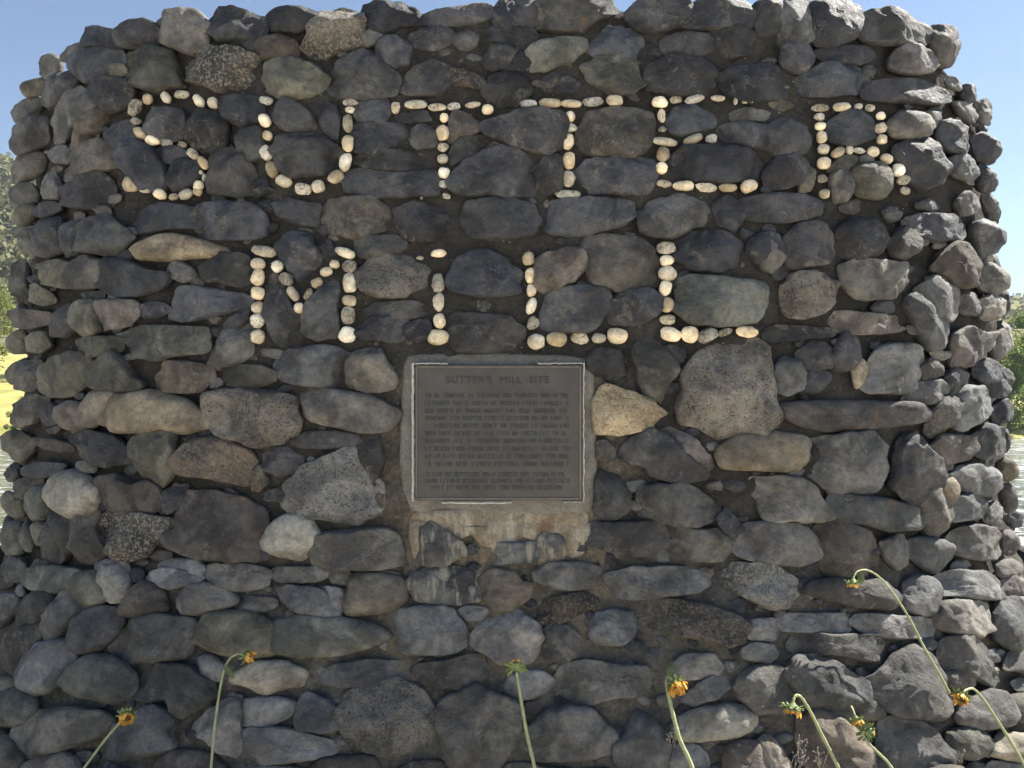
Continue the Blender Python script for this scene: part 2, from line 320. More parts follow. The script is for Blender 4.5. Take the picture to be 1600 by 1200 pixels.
STONES = """
T 0 0
D 545,190 580,175 640,185 735,215 745,240 750,300 560,290 545,240
D 750,240 800,190 870,155 930,155 975,190 990,240 940,280 830,290 760,280
G 980,180 1030,115 1120,110 1200,95 1270,120 1300,170 1270,290 1210,320 1090,290 1000,240
D 1340,130 1410,70 1480,75 1560,100 1640,130 1640,230 1560,260 1400,250 1330,190
g 255,400 290,360 340,340 375,370 375,450 300,500 270,460
g 380,370 420,310 490,275 550,280 560,330 480,380 390,385
n 140,540 170,510 290,485 330,510 270,590 180,610 145,575
G 265,600 310,530 400,460 450,440 490,490 450,600 390,650 320,670 275,650
D 465,395 530,345 650,320 740,330 760,370 730,440 560,500 500,460
n 685,460 720,430 770,430 770,465 720,485
N 825,350 940,325 1070,345 1100,430 1140,530 1080,540 1005,568 900,540 830,510
S 1180,430 1240,370 1350,330 1470,320 1620,380 1640,480 1600,550 1400,560 1220,510
D 1470,280 1560,240 1640,250 1650,320 1560,320
g 90,700 140,640 210,605 280,610 250,700 200,740 130,785 100,750
d 85,890 110,820 190,740 290,730 330,790 320,900 220,960 130,975 95,930
G 330,760 470,580 520,545 610,590 620,670 540,760 420,870 350,890 330,840
B 470,890 560,760 660,670 670,710 610,820 510,910 465,945
d 600,530 690,510 790,520 820,560 800,640 700,690 620,620
d 690,860 760,800 830,780 860,850 860,920 760,930 700,900
g 75,1050 130,980 260,950 295,980 280,1060 200,1120 100,1150 75,1110
g 310,970 360,920 420,910 450,950 430,1020 350,1020
G 450,1060 480,990 540,920 600,890 660,920 710,1030 620,1060 540,1110 470,1100
d 930,780 980,710 1060,700 1150,720 1160,850 1080,870 970,840
D 1165,730 1240,700 1360,720 1420,790 1400,940 1300,960 1230,900 1170,840
d 780,980 870,900 960,960 1020,1050 1010,1170 900,1170 860,1110 800,1060
d 1010,940 1120,930 1180,980 1120,1020 1030,1010
d 1080,1050 1180,1010 1260,1040 1240,1120 1180,1170 1090,1170
D 1350,1030 1400,960 1480,960 1560,1030 1590,1180 1500,1210 1340,1200 1330,1120
d 1420,640 1530,620 1640,640 1650,740 1540,790 1430,740
g 1510,880 1540,830 1630,830 1650,960 1570,990 1520,950
G 280,1180 300,1100 350,1080 380,1170 370,1240 290,1240
D 410,1170 520,1130 600,1090 650,1100 690,1170 680,1260 560,1290 400,1260
g 70,1200 130,1140 210,1150 250,1220 240,1270 150,1290 90,1260
T 0 1
n 90,150 130,90 210,80 240,110 200,190 130,210 95,190
d 215,110 260,70 330,60 390,80 380,120 280,160 225,150
n 130,250 160,220 230,215 235,400 150,400 135,340
D 230,230 290,190 380,160 395,260 400,390 310,410 250,400 225,330
D 400,240 460,170 510,200 520,300 500,390 420,400
G 500,310 550,230 620,175 700,180 780,240 820,290 760,350 720,390 620,370 530,365
D 880,170 920,110 1020,90 1210,110 1220,220 1050,230 900,250
D 1260,150 1290,100 1450,80 1600,100 1660,170 1660,250 1580,290 1350,290 1260,240
t 870,360 930,310 1060,275 1180,285 1290,320 1400,350 1390,400 1200,415 1010,430 880,410
n 65,520 110,450 160,430 180,530 210,640 200,710 140,690 90,620
n 200,600 240,570 310,620 350,680 270,710 210,680
n 255,490 300,430 400,430 460,450 420,540 400,600 300,580 260,540
g 410,540 450,470 550,420 640,460 650,520 590,590 470,590 420,580
D 640,520 680,440 780,435 870,470 950,500 1040,510 1030,570 940,620 780,640 660,600
g 1085,480 1130,450 1200,490 1215,530 1150,550 1090,520
D 1300,470 1410,400 1530,405 1570,460 1560,560 1480,580 1300,540
D 1110,680 1140,610 1250,610 1550,655 1540,720 1390,760 1170,800 1085,790
b 60,750 110,720 190,730 330,760 300,830 200,860 90,840
g 335,860 360,780 440,710 500,705 520,760 490,850 420,910 340,900
n 500,740 560,710 610,720 620,850 560,880 510,850
B 625,800 640,700 750,690 850,700 850,770 790,830 640,850
d 900,720 1000,700 1050,740 990,780 910,770
n 55,930 90,880 150,860 180,920 180,1000 90,1010 60,980
n 190,930 220,880 310,880 320,970 260,1000 200,1000
n 510,940 560,915 750,920 740,990 650,1020 560,1020
n 770,900 870,855 1060,850 1270,860 1300,920 1280,990 1110,1020 1000,1050 900,1030 850,960
G 1400,920 1450,855 1550,850 1560,1010 1470,1070 1330,1080 1320,1050 1370,960
d 1410,840 1500,760 1550,750 1530,820 1440,860
n 50,1150 90,1080 170,1040 180,1100 140,1180 110,1200 70,1190
G 110,1130 180,1060 260,1050 250,1190 200,1240 110,1230
N 240,1090 330,1050 470,1000 540,1010 600,1080 580,1180 450,1280 250,1260 240,1180
N 600,1130 730,1010 790,1060 830,1140 890,1190 870,1230 680,1230 610,1190
b 1010,1170 1050,1080 1120,1065 1300,1100 1320,1150 1260,1230 1100,1240 1020,1220
n 1420,1120 1480,1090 1620,1090 1700,1120 1700,1180 1560,1220 1440,1190
T 0 2
G 50,200 130,110 200,70 300,90 290,170 220,250 140,270 60,240
b 380,170 450,120 540,150 600,200 580,260 440,270 390,230
d 260,190 330,110 380,160 380,240 290,260
t 555,150 590,80 680,50 740,70 700,170 690,240 600,210
t 690,190 720,110 780,70 960,55 1170,110 1280,210 1260,270 1170,300 1080,300 1020,280 900,300 740,295 700,250
P 1310,130 1330,60 1500,45 1700,55 1850,90 1860,170 1840,300 1740,360 1560,375 1380,300 1320,230
n 30,340 70,300 160,300 230,370 200,440 150,490 100,470 45,400
b 200,340 270,330 450,370 470,420 400,430 280,410
D 470,340 540,300 720,330 830,450 800,480 690,500 600,500 520,430
N 850,380 930,320 1080,310 1090,450 1070,560 1010,635 930,600 900,500 855,420
R 1110,480 1240,360 1400,345 1560,430 1600,530 1600,610 1560,620 1360,590 1160,560
d 150,530 230,490 330,490 430,500 380,560 270,590 160,570
d 40,560 70,520 120,505 130,560 110,610 60,605
b 110,620 180,580 260,590 270,650 170,720 130,700
n 20,720 50,670 120,690 160,760 150,830 100,830 50,790
n 190,700 230,640 310,650 320,740 300,840 230,850 195,780
c 330,700 380,590 470,555 560,600 620,660 610,740 570,790 490,820 430,790 370,750
g 665,590 780,580 860,630 930,610 980,640 1020,740 990,775 850,780 720,770 690,700
d 1040,720 1080,660 1160,650 1150,750 1060,790
S 630,890 680,820 790,800 980,830 1080,850 1080,900 980,970 930,1060 850,1095 760,1060 670,1000
B 1170,740 1200,690 1340,680 1540,740 1640,800 1650,1000 1600,1080 1400,1090 1200,1060 1080,990 1080,920 1140,900
n 30,950 60,870 130,860 160,960 150,1060 90,1080 50,1030
g 130,900 170,850 230,940 200,1040 160,1040
n 215,880 270,850 310,930 320,1000 250,1010
d 325,880 370,800 470,810 500,880 500,1000 440,1030 400,1100 340,1120 320,1000
g 510,850 560,800 630,830 620,900 680,1030 620,1070 540,1090 510,1000
g 30,1130 80,1085 150,1100 180,1150 170,1230 60,1240
n 190,1140 240,1100 320,1110 330,1180 300,1240 190,1230
d 640,1130 700,1110 780,1120 790,1180 700,1220 620,1190
d 1020,1140 1080,1100 1230,1110 1270,1160 1230,1210 1060,1210
D 1300,1180 1350,1140 1600,1140 1680,1190 1640,1260 1500,1290 1380,1260
T 0 3
b -60,20 40,0 90,40 60,80 -60,90
g 100,80 150,50 160,120 130,130
N 175,20 220,-30 330,-50 480,-30 500,20 430,80 340,95 230,80 180,50
d -60,140 60,100 120,120 130,190 60,260 -10,330 -60,300
g 130,240 180,150 270,115 320,130 310,210 250,280 190,310 125,290
G 315,240 350,170 440,115 540,170 520,240 440,300 370,395 330,380 320,310
n 470,90 500,20 600,-10 650,100 640,160 570,180 540,160
d 640,50 690,-30 770,-40 800,40 800,110 740,150 650,120
b 790,210 850,100 900,60 960,60 1020,120 1040,210 900,240 800,240
d 1140,160 1210,60 1300,60 1430,100 1470,150 1430,190 1300,220 1200,240 1160,210
D 960,20 1010,-30 1100,-40 1200,-10 1260,10 1200,50 1060,70
g 1510,160 1550,130 1640,140 1700,150 1700,190 1600,220 1520,200
g 15,480 60,390 150,340 270,320 290,370 220,440 180,540 110,590 40,530
d 165,640 200,540 280,440 390,420 460,460 470,540 400,620 340,700 250,720 180,680
g 470,370 520,270 620,210 720,220 760,290 700,390 620,450 520,470 475,430
g 690,450 780,360 880,270 1000,250 1200,280 1220,320 1200,470 1140,510 960,530 820,520
n 1255,350 1300,270 1400,230 1560,235 1690,300 1710,400 1690,480 1600,495 1450,490 1330,450 1265,410
n 400,660 470,570 580,510 700,510 800,560 850,640 820,740 740,780 600,760 480,720
G 860,700 930,620 1080,560 1200,570 1290,660 1350,740 1250,810 1140,860 1100,850 1080,760 960,780 890,760
n -60,650 40,630 130,640 120,700 20,750 -60,740
n 0,830 40,740 110,710 190,760 210,830 130,910 30,920 0,880
g 100,990 140,910 290,840 500,830 640,850 700,910 650,980 520,1040 330,1100 180,1130 110,1080
c -80,1000 30,980 110,1090 150,1150 100,1260 -80,1260
b 180,1190 300,1120 440,1120 500,1180 480,1300 200,1300
g 700,1010 760,930 850,900 960,810 1060,850 1100,900 1060,980 1100,1060 960,1100 830,1130 730,1120
b 1000,1200 1100,1100 1250,1090 1350,1140 1420,1230 1350,1320 1050,1320
D 1230,940 1330,860 1440,790 1500,820 1500,1060 1470,1110 1380,1080 1320,1010 1250,990
d 1240,540 1330,505 1410,580 1370,640 1310,640
t 1470,640 1530,590 1620,545 1760,545 1890,600 1870,680 1740,700 1660,730 1590,690 1500,670
T 1 0
D 80,120 130,75 220,65 340,75 420,120 370,150 250,200 110,180
S 330,220 400,140 480,90 560,75 640,110 660,190 640,290 500,310 440,350 340,330 320,280
d 650,110 720,55 810,38 920,50 990,90 1010,140 930,170 800,200 700,180
d 1040,120 1130,75 1280,60 1400,38 1470,70 1480,110 1350,150 1180,170 1080,150
D 1490,100 1550,20 1570,-5 1610,25 1640,80 1640,160 1600,200 1500,170
B 10,330 60,270 130,250 235,280 235,370 150,375 30,360
N 85,500 110,430 150,400 260,405 370,440 420,510 390,570 300,605 150,600 85,555
G 485,500 540,410 680,355 740,380 820,440 880,510 860,590 720,615 540,610 490,560
d 910,540 1000,450 1110,410 1200,430 1200,520 1150,590 980,590
r 1205,470 1280,450 1390,490 1410,530 1380,550 1220,520
g 680,240 720,210 770,210 760,260 700,280
d 780,280 860,250 950,300 940,400 820,420 770,350
d 960,260 1050,200 1190,190 1220,260 1130,310 990,310
g 1240,250 1310,220 1370,240 1350,290 1290,300
d 1440,380 1500,310 1600,290 1620,330 1560,420 1460,430
d 1450,210 1540,190 1580,230 1560,270 1480,260
d 1430,580 1500,490 1640,475 1700,560 1650,650 1500,660
d 110,700 200,630 290,680 360,760 340,810 210,820 130,750
D 130,950 190,870 350,870 440,890 520,960 490,1050 400,1090 240,1110 160,1040
d 420,700 500,680 520,760 500,850 430,800
d 650,670 800,650 820,700 790,770 680,770 640,720
d 900,730 1050,705 1070,760 920,770
D 620,870 640,800 890,795 920,850 880,930 760,960 650,950
g 970,840 1050,800 1110,840 1110,910 1010,920
B 1215,860 1240,730 1300,740 1390,800 1330,850 1230,880
g 1230,950 1290,880 1410,870 1410,930 1330,990 1240,1020
D 630,1000 700,970 870,955 1070,980 1110,1050 1000,1080 850,1080 700,1050
D 590,1080 700,1070 900,1100 1110,1080 1110,1180 1100,1230 800,1240 600,1200
D 1220,1130 1290,1060 1440,960 1570,945 1700,990 1730,1080 1710,1200 1600,1230 1330,1230 1240,1190
d 1440,780 1560,750 1680,710 1880,720 1905,780 1890,920 1800,960 1640,930 1500,870 1440,830
d 10,1150 60,1130 90,1190 20,1220
T 2 0
D 0,60 20,-5 70,-30 110,-5 130,80 120,180 40,200 -20,140
G 135,60 250,0 400,-20 560,-10 640,80 520,130 430,200 290,200 190,180 140,120
N 100,370 140,300 280,270 420,270 430,320 340,400 230,435 130,430
d -40,210 80,190 140,230 120,290 20,320 -50,290
d -60,350 40,340 90,390 50,440 -50,430
D 500,270 600,200 720,210 810,260 820,350 720,380 560,370 500,330
n 470,430 550,385 690,385 760,450 800,520 740,580 620,580 500,510
D 740,90 830,10 930,-20 1010,0 1090,70 1060,150 900,200 780,180
D 1100,70 1180,20 1350,0 1490,40 1500,110 1460,180 1250,190 1080,170
d 950,260 1080,220 1210,240 1220,330 1090,360 950,340
d 1240,220 1360,200 1480,220 1470,330 1330,360 1250,310
D 860,440 960,375 1140,385 1240,450 1220,580 1000,600 850,550
D 1310,480 1440,430 1600,420 1700,480 1680,600 1480,640 1340,590
d 200,520 280,480 400,530 370,580 240,580
d 1510,60 1560,20 1640,5 1660,80 1640,200 1520,200
g 430,820 480,730 640,700 800,720 850,760 840,900 760,980 600,970 470,960 420,880
d 980,760 1030,690 1120,680 1240,750 1220,800 1090,840 1010,830
D 410,1080 500,1010 700,1000 860,1010 870,1100 830,1200 640,1210 430,1190
d 160,1100 200,1010 290,1010 300,1180 200,1200 160,1170
D 980,1000 1100,930 1300,930 1470,960 1540,1050 1500,1120 1300,1150 1130,1120 1010,1080
g 1380,720 1440,690 1570,710 1560,750 1400,760
d 1310,800 1420,780 1560,800 1600,870 1560,930 1400,900 1320,860
T 3 0
G 70,60 130,35 240,30 255,120 240,260 100,270 60,180
d 265,60 360,10 450,30 530,80 560,140 520,240 380,290 270,250
g 575,130 640,95 760,80 900,130 980,180 990,250 900,290 720,270 600,250
G 1000,190 1040,170 1130,190 1170,260 1170,370 1150,420 1060,400 1000,300
b 780,360 830,310 920,320 1000,390 990,440 880,460 780,430
d 300,330 420,310 560,310 650,360 560,400 380,400
d 100,300 220,290 260,380 200,450 90,410
D 200,500 330,420 500,420 600,480 560,570 380,600 240,580
d 610,560 680,510 900,510 1070,560 1100,630 1000,650 800,640 620,620
g 1110,500 1140,480 1210,540 1180,570 1130,540
D 1210,540 1260,520 1305,560 1290,630 1230,650 1200,600
g 1300,640 1340,620 1385,680 1370,780 1320,770 1300,700
G 1150,640 1240,650 1300,720 1280,770 1200,720
g 760,780 830,710 960,740 1000,790 960,850 800,860
g 1000,720 1050,730 1040,780 1010,780
D 1060,770 1120,750 1240,830 1260,930 1210,990 1110,940 1050,860
d 380,780 480,720 600,760 620,860 500,910 390,880
d 790,960 880,890 1000,920 1060,1010 1060,1130 940,1170 850,1100
D 1120,1000 1180,960 1250,1010 1310,1070 1280,1150 1160,1100
D 1320,780 1360,800 1365,850 1320,850
D 1260,860 1330,830 1400,900 1420,970 1370,1030 1290,1000
D 1310,1040 1350,1020 1400,1120 1400,1190 1340,1200 1310,1130
d -20,830 60,770 180,800 230,880 200,960 60,980 0,930
D -20,1080 40,1010 140,990 210,1030 190,1130 90,1170 -10,1150
n 200,1130 230,1050 265,1100 250,1170 200,1190
n 400,1060 440,1000 510,1000 520,1040 450,1070
g 390,1120 430,1090 500,1110 480,1230 410,1240
n 520,1100 560,1050 680,1040 740,1100 730,1170 690,1230 560,1210
g 580,1000 620,990 640,1040 590,1040
T 1 1
D 160,90 230,60 290,80 380,90 370,200 280,200 180,160
G 440,110 480,70 720,50 790,100 820,160 780,240 620,280 480,250 450,190
D 900,130 980,90 1130,120 1190,160 1160,270 1060,310 960,290 900,210
D 1320,130 1370,75 1560,60 1700,90 1740,180 1720,260 1560,290 1380,290 1320,220
d 160,380 230,290 340,290 390,400 400,480 330,560 240,520 190,440
g 640,310 700,285 850,280 920,320 890,370 720,410 650,380
P 660,520 720,450 830,405 980,430 1050,490 1030,580 900,650 780,650 690,610
D 1230,560 1290,430 1410,380 1530,430 1630,520 1620,620 1500,650 1350,640 1260,620
D 90,600 130,530 190,600 220,700 270,780 260,870 190,930 120,890 80,760
G 300,850 320,750 400,640 470,570 520,620 500,730 520,850 490,890 380,900
D 710,740 780,700 1000,690 1060,760 960,790 740,790
D 650,860 740,800 920,800 940,880 880,930 680,920
d 950,840 1060,810 1090,880 1030,930 950,900
D 1200,820 1250,770 1560,780 1640,850 1660,900 1560,990 1280,990 1230,900
G 150,1070 200,1010 420,970 560,1010 590,1070 590,1150 480,1210 300,1200 170,1160
G 610,1080 650,1020 770,1000 820,1090 870,1160 840,1220 700,1240 610,1200
d 410,340 460,320 490,380 440,400
T 2 1
D 200,130 250,70 520,50 720,80 740,150 650,220 480,260 310,270 220,220
G 820,150 880,80 1080,40 1210,110 1210,200 1110,220 1000,280 830,250
d 1260,90 1330,50 1390,80 1420,160 1370,230 1290,200
d 1440,60 1600,20 1800,30 1900,80 1870,150 1700,190 1520,180 1430,140
B 165,440 250,400 350,370 430,400 440,480 360,560 240,620 170,590
G 440,310 560,290 720,300 860,350 880,480 830,590 700,610 520,570 460,470
D 210,740 240,660 420,600 540,610 590,680 540,790 480,860 340,870 220,840
d 600,720 680,650 850,620 900,680 880,770 780,820 640,810
n 1030,580 1100,540 1290,545 1480,570 1560,620 1540,750 1480,810 1270,830 1130,810 1040,740
D 1030,340 1100,270 1280,265 1430,360 1420,440 1300,490 1120,480 1030,420
d 1490,310 1560,270 1640,290 1680,370 1640,440 1540,440 1480,380
G 760,1000 850,940 920,980 1010,1120 960,1180 920,1270 830,1270 790,1130
P 1090,1130 1200,1000 1340,930 1500,920 1560,980 1580,1080 1620,1190 1650,1300 1640,1420 1560,1500 1300,1520 1180,1450 1050,1420 1060,1280
d 930,1010 1000,970 1060,1010 1040,1060 960,1060
d 480,1080 520,1000 650,1010 680,1130 600,1170 510,1130
T 3 1
g -60,340 0,300 60,350 70,410 20,480 -40,460
D 100,310 160,240 300,210 370,300 400,390 320,450 150,470 100,400
d 420,250 520,190 640,200 700,280 660,390 520,420 430,360
g 760,320 830,240 910,310 900,370 820,410 770,380
d 850,190 920,155 1100,150 1210,200 1200,280 1050,300 900,260
D 1280,200 1340,170 1400,160 1440,290 1400,370 1330,400 1290,300
G 1340,20 1400,10 1435,120 1430,200 1390,190 1350,100
G 1170,60 1220,0 1300,50 1300,130 1200,150
G 450,480 550,440 830,460 830,540 770,650 560,660 480,580
P 90,610 180,520 300,530 390,580 400,650 330,740 220,780 110,750
B 400,800 450,755 640,770 780,790 800,860 700,880 500,880 420,850
d 0,870 60,840 150,845 370,860 370,900 200,920 60,930 0,920
G 870,680 910,660 960,730 1070,800 1095,890 1050,960 980,950 930,850 870,740
G 940,620 1030,550 1110,550 1150,620 1140,740 1090,800 1000,760 960,700
B 1020,470 1080,370 1150,320 1260,340 1310,400 1300,520 1250,600 1150,600 1110,530 1030,500
G 1320,480 1400,440 1460,510 1465,600 1400,650 1330,600
D 1440,600 1480,590 1500,680 1480,780 1440,760
G 1190,650 1270,630 1310,700 1290,770 1200,760
G 1320,680 1380,640 1470,670 1470,740 1400,800 1320,790
B 1145,900 1230,840 1290,880 1380,880 1380,960 1300,1030 1220,1095 1150,1080
G 1390,950 1420,880 1500,850 1500,960 1450,1040 1390,1050
D 1290,1080 1350,1040 1430,1090 1420,1180 1340,1200 1290,1150
g 1440,1100 1500,1110 1530,1170 1500,1220 1440,1200
d 390,1030 460,910 540,930 540,1050 480,1100 400,1090
t 530,1110 570,1070 595,1110 570,1180 545,1195
G 600,1200 650,1030 720,970 880,970 960,1040 930,1190 850,1240 620,1240
b 960,1110 1000,1060 1050,1080 1050,1130 980,1160
d 190,1010 280,950 380,1000 370,1080 260,1100 190,1060
g 40,1120 90,1060 180,1090 190,1210 110,1250 40,1220
d 210,1150 300,1120 360,1160 300,1240 210,1240
d 1110,1150 1160,1120 1220,1150 1200,1240 1120,1250
T 3 2
b 60,160 120,120 300,110 600,110 850,115 950,140 970,200 930,240 700,270 560,280 400,295 250,270 150,220
g 860,90 920,10 1040,-10 1080,50 1020,110 900,115
p 1010,180 1080,70 1140,80 1150,140 1110,240 1040,310 1000,280
G 1150,120 1200,20 1310,10 1380,70 1380,170 1300,230 1200,290 1130,250
D 1390,150 1450,90 1510,130 1515,200 1440,255 1400,240
D 1350,20 1400,-40 1480,-20 1510,30 1460,90 1390,80
t -290,390 -200,330 0,310 190,330 215,400 200,500 90,540 -100,530 -260,520 -300,450
G 235,420 300,340 500,305 650,330 710,420 700,580 620,650 480,675 390,650 270,560
D 800,400 850,330 910,340 940,420 1080,510 1060,610 990,670 920,735 830,690 760,610 790,530
b 1020,400 1090,330 1250,340 1270,400 1220,460 1090,490 1030,450
g 1275,330 1350,250 1450,280 1480,380 1460,440 1330,465 1270,430
D 1440,290 1490,280 1505,380 1480,430
c 1430,490 1480,455 1540,500 1550,570 1490,610 1440,560
G 1130,570 1200,510 1350,500 1450,570 1430,640 1370,700 1240,680 1160,640
b 1440,660 1500,620 1545,680 1545,770 1500,810 1460,740
s 1340,780 1410,730 1450,780 1450,850 1380,880 1340,850
g 1120,760 1160,710 1280,690 1320,750 1290,820 1160,840
t 1080,620 1120,600 1150,650 1130,710 1090,680
g 955,750 990,680 1060,665 1110,740 1100,830 1030,940 980,900 960,830
g 400,740 440,690 550,700 720,720 880,770 930,840 900,890 720,910 600,870 480,860 420,810
G -90,595 30,590 190,595 270,690 365,825 200,840 -20,840 -50,730 -90,680
D 1470,830 1520,790 1580,820 1560,890 1510,890
b 1460,920 1530,910 1545,1000 1520,1070 1470,1060
g 1110,990 1170,900 1280,870 1400,900 1450,980 1440,1080 1340,1100 1200,1080 1120,1050
g -230,950 -150,880 50,865 180,880 260,960 270,1060 180,1110 0,1110 -190,1060
b 300,930 350,870 470,880 570,920 650,1010 670,1100 620,1170 480,1190 370,1180 310,1080
G 710,1000 780,960 820,970 830,1080 800,1130 740,1090
g 890,1060 900,980 1000,965 1110,1010 1100,1070 1010,1165 930,1110
b 1420,1130 1500,1090 1570,1130 1570,1200 1440,1210
T 2 2
y 520,130 560,50 600,20 700,45 850,110 935,200 900,250 760,285 550,295 525,240
D 680,440 760,360 860,300 960,340 1060,440 1180,570 1000,600 860,560 830,510 720,480
B 950,320 1010,290 1120,340 1240,480 1240,540 1180,550 1050,440
g 530,620 570,560 650,590 720,680 720,760 640,820 530,830
G 820,690 850,640 1060,620 1140,670 1270,780 1240,830 1140,880 980,860 810,800
D 420,940 520,870 700,860 900,870 940,930 930,1010 850,1065 700,1050 530,1010
G 1000,960 1050,910 1290,920 1330,1040 1270,1090 1090,1090 1010,1010
d 1290,850 1340,800 1420,910 1380,960 1310,900
D 170,1180 250,1130 400,1120 540,1160 590,1190 480,1260 340,1285 200,1240
b 540,380 580,370 620,420 600,460 545,450
S 1340,1190 1400,1130 1600,1140 1720,1210 1820,1320 1760,1370 1600,1400 1470,1330 1350,1270
G 620,1190 760,1150 1100,1160 1190,1190 1190,1260 1100,1310 860,1340 690,1330 610,1250
T 1 2
g 320,60 420,35 700,80 850,150 870,200 800,280 650,300 540,265 450,250 350,220
d 250,350 340,300 500,300 620,320 620,380 460,400 270,390
D 80,440 180,410 270,460 260,530 150,555 80,520
r 10,530 40,540 70,600 30,640 -10,640
D 650,370 760,340 790,480 740,600 690,540 660,440
P 180,700 260,590 380,490 560,420 640,440 700,580 770,620 780,740 760,800 640,850 480,830 330,820 220,780
c 75,960 140,870 230,825 330,860 385,940 340,1020 280,1075 170,1060 80,1020
G 380,960 500,930 800,900 890,960 920,1060 860,1140 640,1150 420,1180 380,1080
L 960,950 1010,870 1100,880 1250,960 1280,1050 1200,1110 1080,1110 980,1080
L 1390,1040 1440,1000 1560,990 1740,990 1780,1050 1750,1100 1560,1110 1420,1110
L 1780,970 1840,930 1900,960 1910,1060 1840,1090 1790,1060
L 960,1200 1010,1150 1200,1150 1370,1180 1380,1250 1370,1350 1200,1370 1020,1350 980,1280
b 1420,1230 1480,1180 1600,1190 1640,1240 1700,1260 1660,1350 1600,1390 1500,1400 1440,1330
D 110,1180 160,1150 400,1150 440,1200 330,1240 150,1230
g 490,1190 540,1170 580,1200 560,1240 500,1230
g 720,1190 800,1165 860,1180 880,1200 720,1205
d 90,680 150,660 200,690 160,720 90,710
T 1 3
D 180,100 220,70 400,90 500,200 500,240 400,245 260,220 190,150
D 430,90 540,100 575,170 540,210 500,180
t 590,110 620,10 690,-10 880,10 930,60 920,150 860,200 600,240 580,170
n 130,380 150,290 300,255 520,265 700,300 800,360 790,400 700,440 560,490 300,500 160,480
D 820,260 900,220 1130,205 1230,230 1290,340 1290,440 1180,470 980,480 880,430 830,340
d 1290,220 1330,200 1430,210 1400,260 1330,270
D 1370,380 1420,290 1530,235 1640,240 1740,310 1750,420 1700,520 1560,540 1460,480 1370,420
D 400,630 500,560 700,530 960,545 970,590 860,650 700,690 560,690 420,660
G 985,620 1030,560 1300,510 1380,490 1430,570 1410,650 1340,700 1080,700 1000,660
P 520,900 560,760 700,700 880,665 1010,720 1100,820 1120,950 1100,1050 960,1090 820,1120 680,1070 560,990
G 1140,870 1180,780 1300,730 1390,680 1500,750 1640,800 1650,920 1600,1060 1500,1190 1300,1220 1200,1150 1180,1010
D -80,800 0,770 170,770 240,800 200,870 110,920 -60,920
D 270,900 290,800 340,740 430,780 500,840 510,930 420,960 290,950
D -120,1060 -20,960 180,950 320,990 480,1040 500,1080 380,1130 180,1160 -60,1170
b 320,1220 420,1140 560,1130 700,1130 760,1200 720,1300 330,1300
b 900,1210 1000,1160 1140,1160 1180,1200 1180,1300 900,1300
d -60,1210 100,1190 260,1200 280,1300 -60,1300
T 2 3
R 180,260 190,170 300,140 490,110 490,200 390,240 310,290 200,310
D 500,370 530,260 620,230 740,250 740,350 690,420 570,420
D 190,370 260,320 340,330 440,430 400,490 300,520 220,490 190,430
P 820,260 860,190 1000,165 1200,190 1400,260 1440,330 1420,400 1320,430 1100,380 900,350 830,330
D 1480,290 1620,280 1650,330 1620,390 1490,380
D 1450,470 1500,430 1600,440 1630,490 1580,530 1470,510
D 300,650 360,560 450,530 700,570 900,580 960,630 950,690 800,740 600,760 500,790 330,770 290,710
D 1010,560 1080,500 1230,495 1280,560 1250,620 1060,640
D 1090,760 1180,660 1290,620 1340,690 1260,760 1140,790
d 0,630 80,600 180,610 240,670 180,730 60,760 -20,730
G 110,960 220,850 350,810 480,840 540,910 610,970 600,1100 480,1120 200,1140 80,1080 50,1020
g 640,1060 700,1010 770,870 860,910 950,1010 960,1140 900,1230 690,1230 650,1140
c 1000,970 1060,890 1160,830 1330,805 1430,820 1500,880 1490,940 1390,1000 1200,1020 1080,1030
g 1390,680 1480,590 1600,570 1690,610 1720,760 1640,830 1520,850 1450,770
D 970,1110 1020,1060 1130,1060 1210,1140 1180,1230 980,1230
b 1340,1080 1450,1040 1520,1050 1570,1140 1590,1230 1560,1280 1360,1280 1340,1180
t 1540,1040 1600,1015 1660,1080 1720,1180 1730,1300 1610,1300 1590,1180 1540,1110
b 0,1170 100,1160 200,1190 400,1200 600,1190 630,1280 0,1300
T 3 3
D 70,270 120,240 480,240 510,290 480,340 380,350 130,345 70,310
D 160,420 180,370 340,370 620,375 650,400 640,530 560,530 400,490 200,490 160,450
D 540,290 580,245 980,270 1010,320 980,380 780,390 600,360
b 250,110 260,50 400,20 560,30 680,20 780,90 790,160 720,205 560,190 400,150
d 850,130 850,60 920,20 1000,40 1030,100 1025,200 950,230 870,210
G 1050,70 1060,20 1150,-20 1300,-10 1380,30 1440,120 1350,140 1200,130 1070,100
b 1450,60 1480,10 1560,-10 1620,40 1580,115 1490,120
G 1050,250 1080,180 1200,170 1330,190 1340,330 1290,370 1180,360 1070,310
G 1390,250 1430,140 1500,130 1560,220 1590,330 1550,380 1540,480 1420,390
g 1550,130 1600,140 1640,220 1600,290 1570,220
G 1080,480 1120,400 1230,390 1300,460 1410,620 1370,680 1200,600 1100,560
G 110,600 180,520 330,510 450,590 570,650 585,740 560,840 430,830 240,820 190,740
D 590,660 700,590 800,480 870,455 950,490 1050,590 1110,720 1100,820 1010,880 850,870 700,800 610,740
G 1470,560 1500,470 1640,440 1700,500 1690,620 1560,600 1480,590
b 1110,620 1180,590 1250,640 1240,690 1140,690
b 1180,870 1230,780 1350,720 1440,740 1500,850 1490,920 1300,950 1200,910
n 1130,1000 1160,970 1250,955 1340,1010 1350,1080 1260,1130 1170,1100 1130,1050
G 690,900 780,880 960,930 1080,1050 1180,1180 1200,1300 690,1300 680,1100
B 200,900 290,850 400,890 520,960 640,1090 660,1180 620,1300 300,1300 220,1150 190,1030
c 1390,1110 1450,990 1560,1000 1700,1040 1700,1150 1600,1170 1480,1140
D 1390,1170 1560,1180 1640,1260 1400,1300
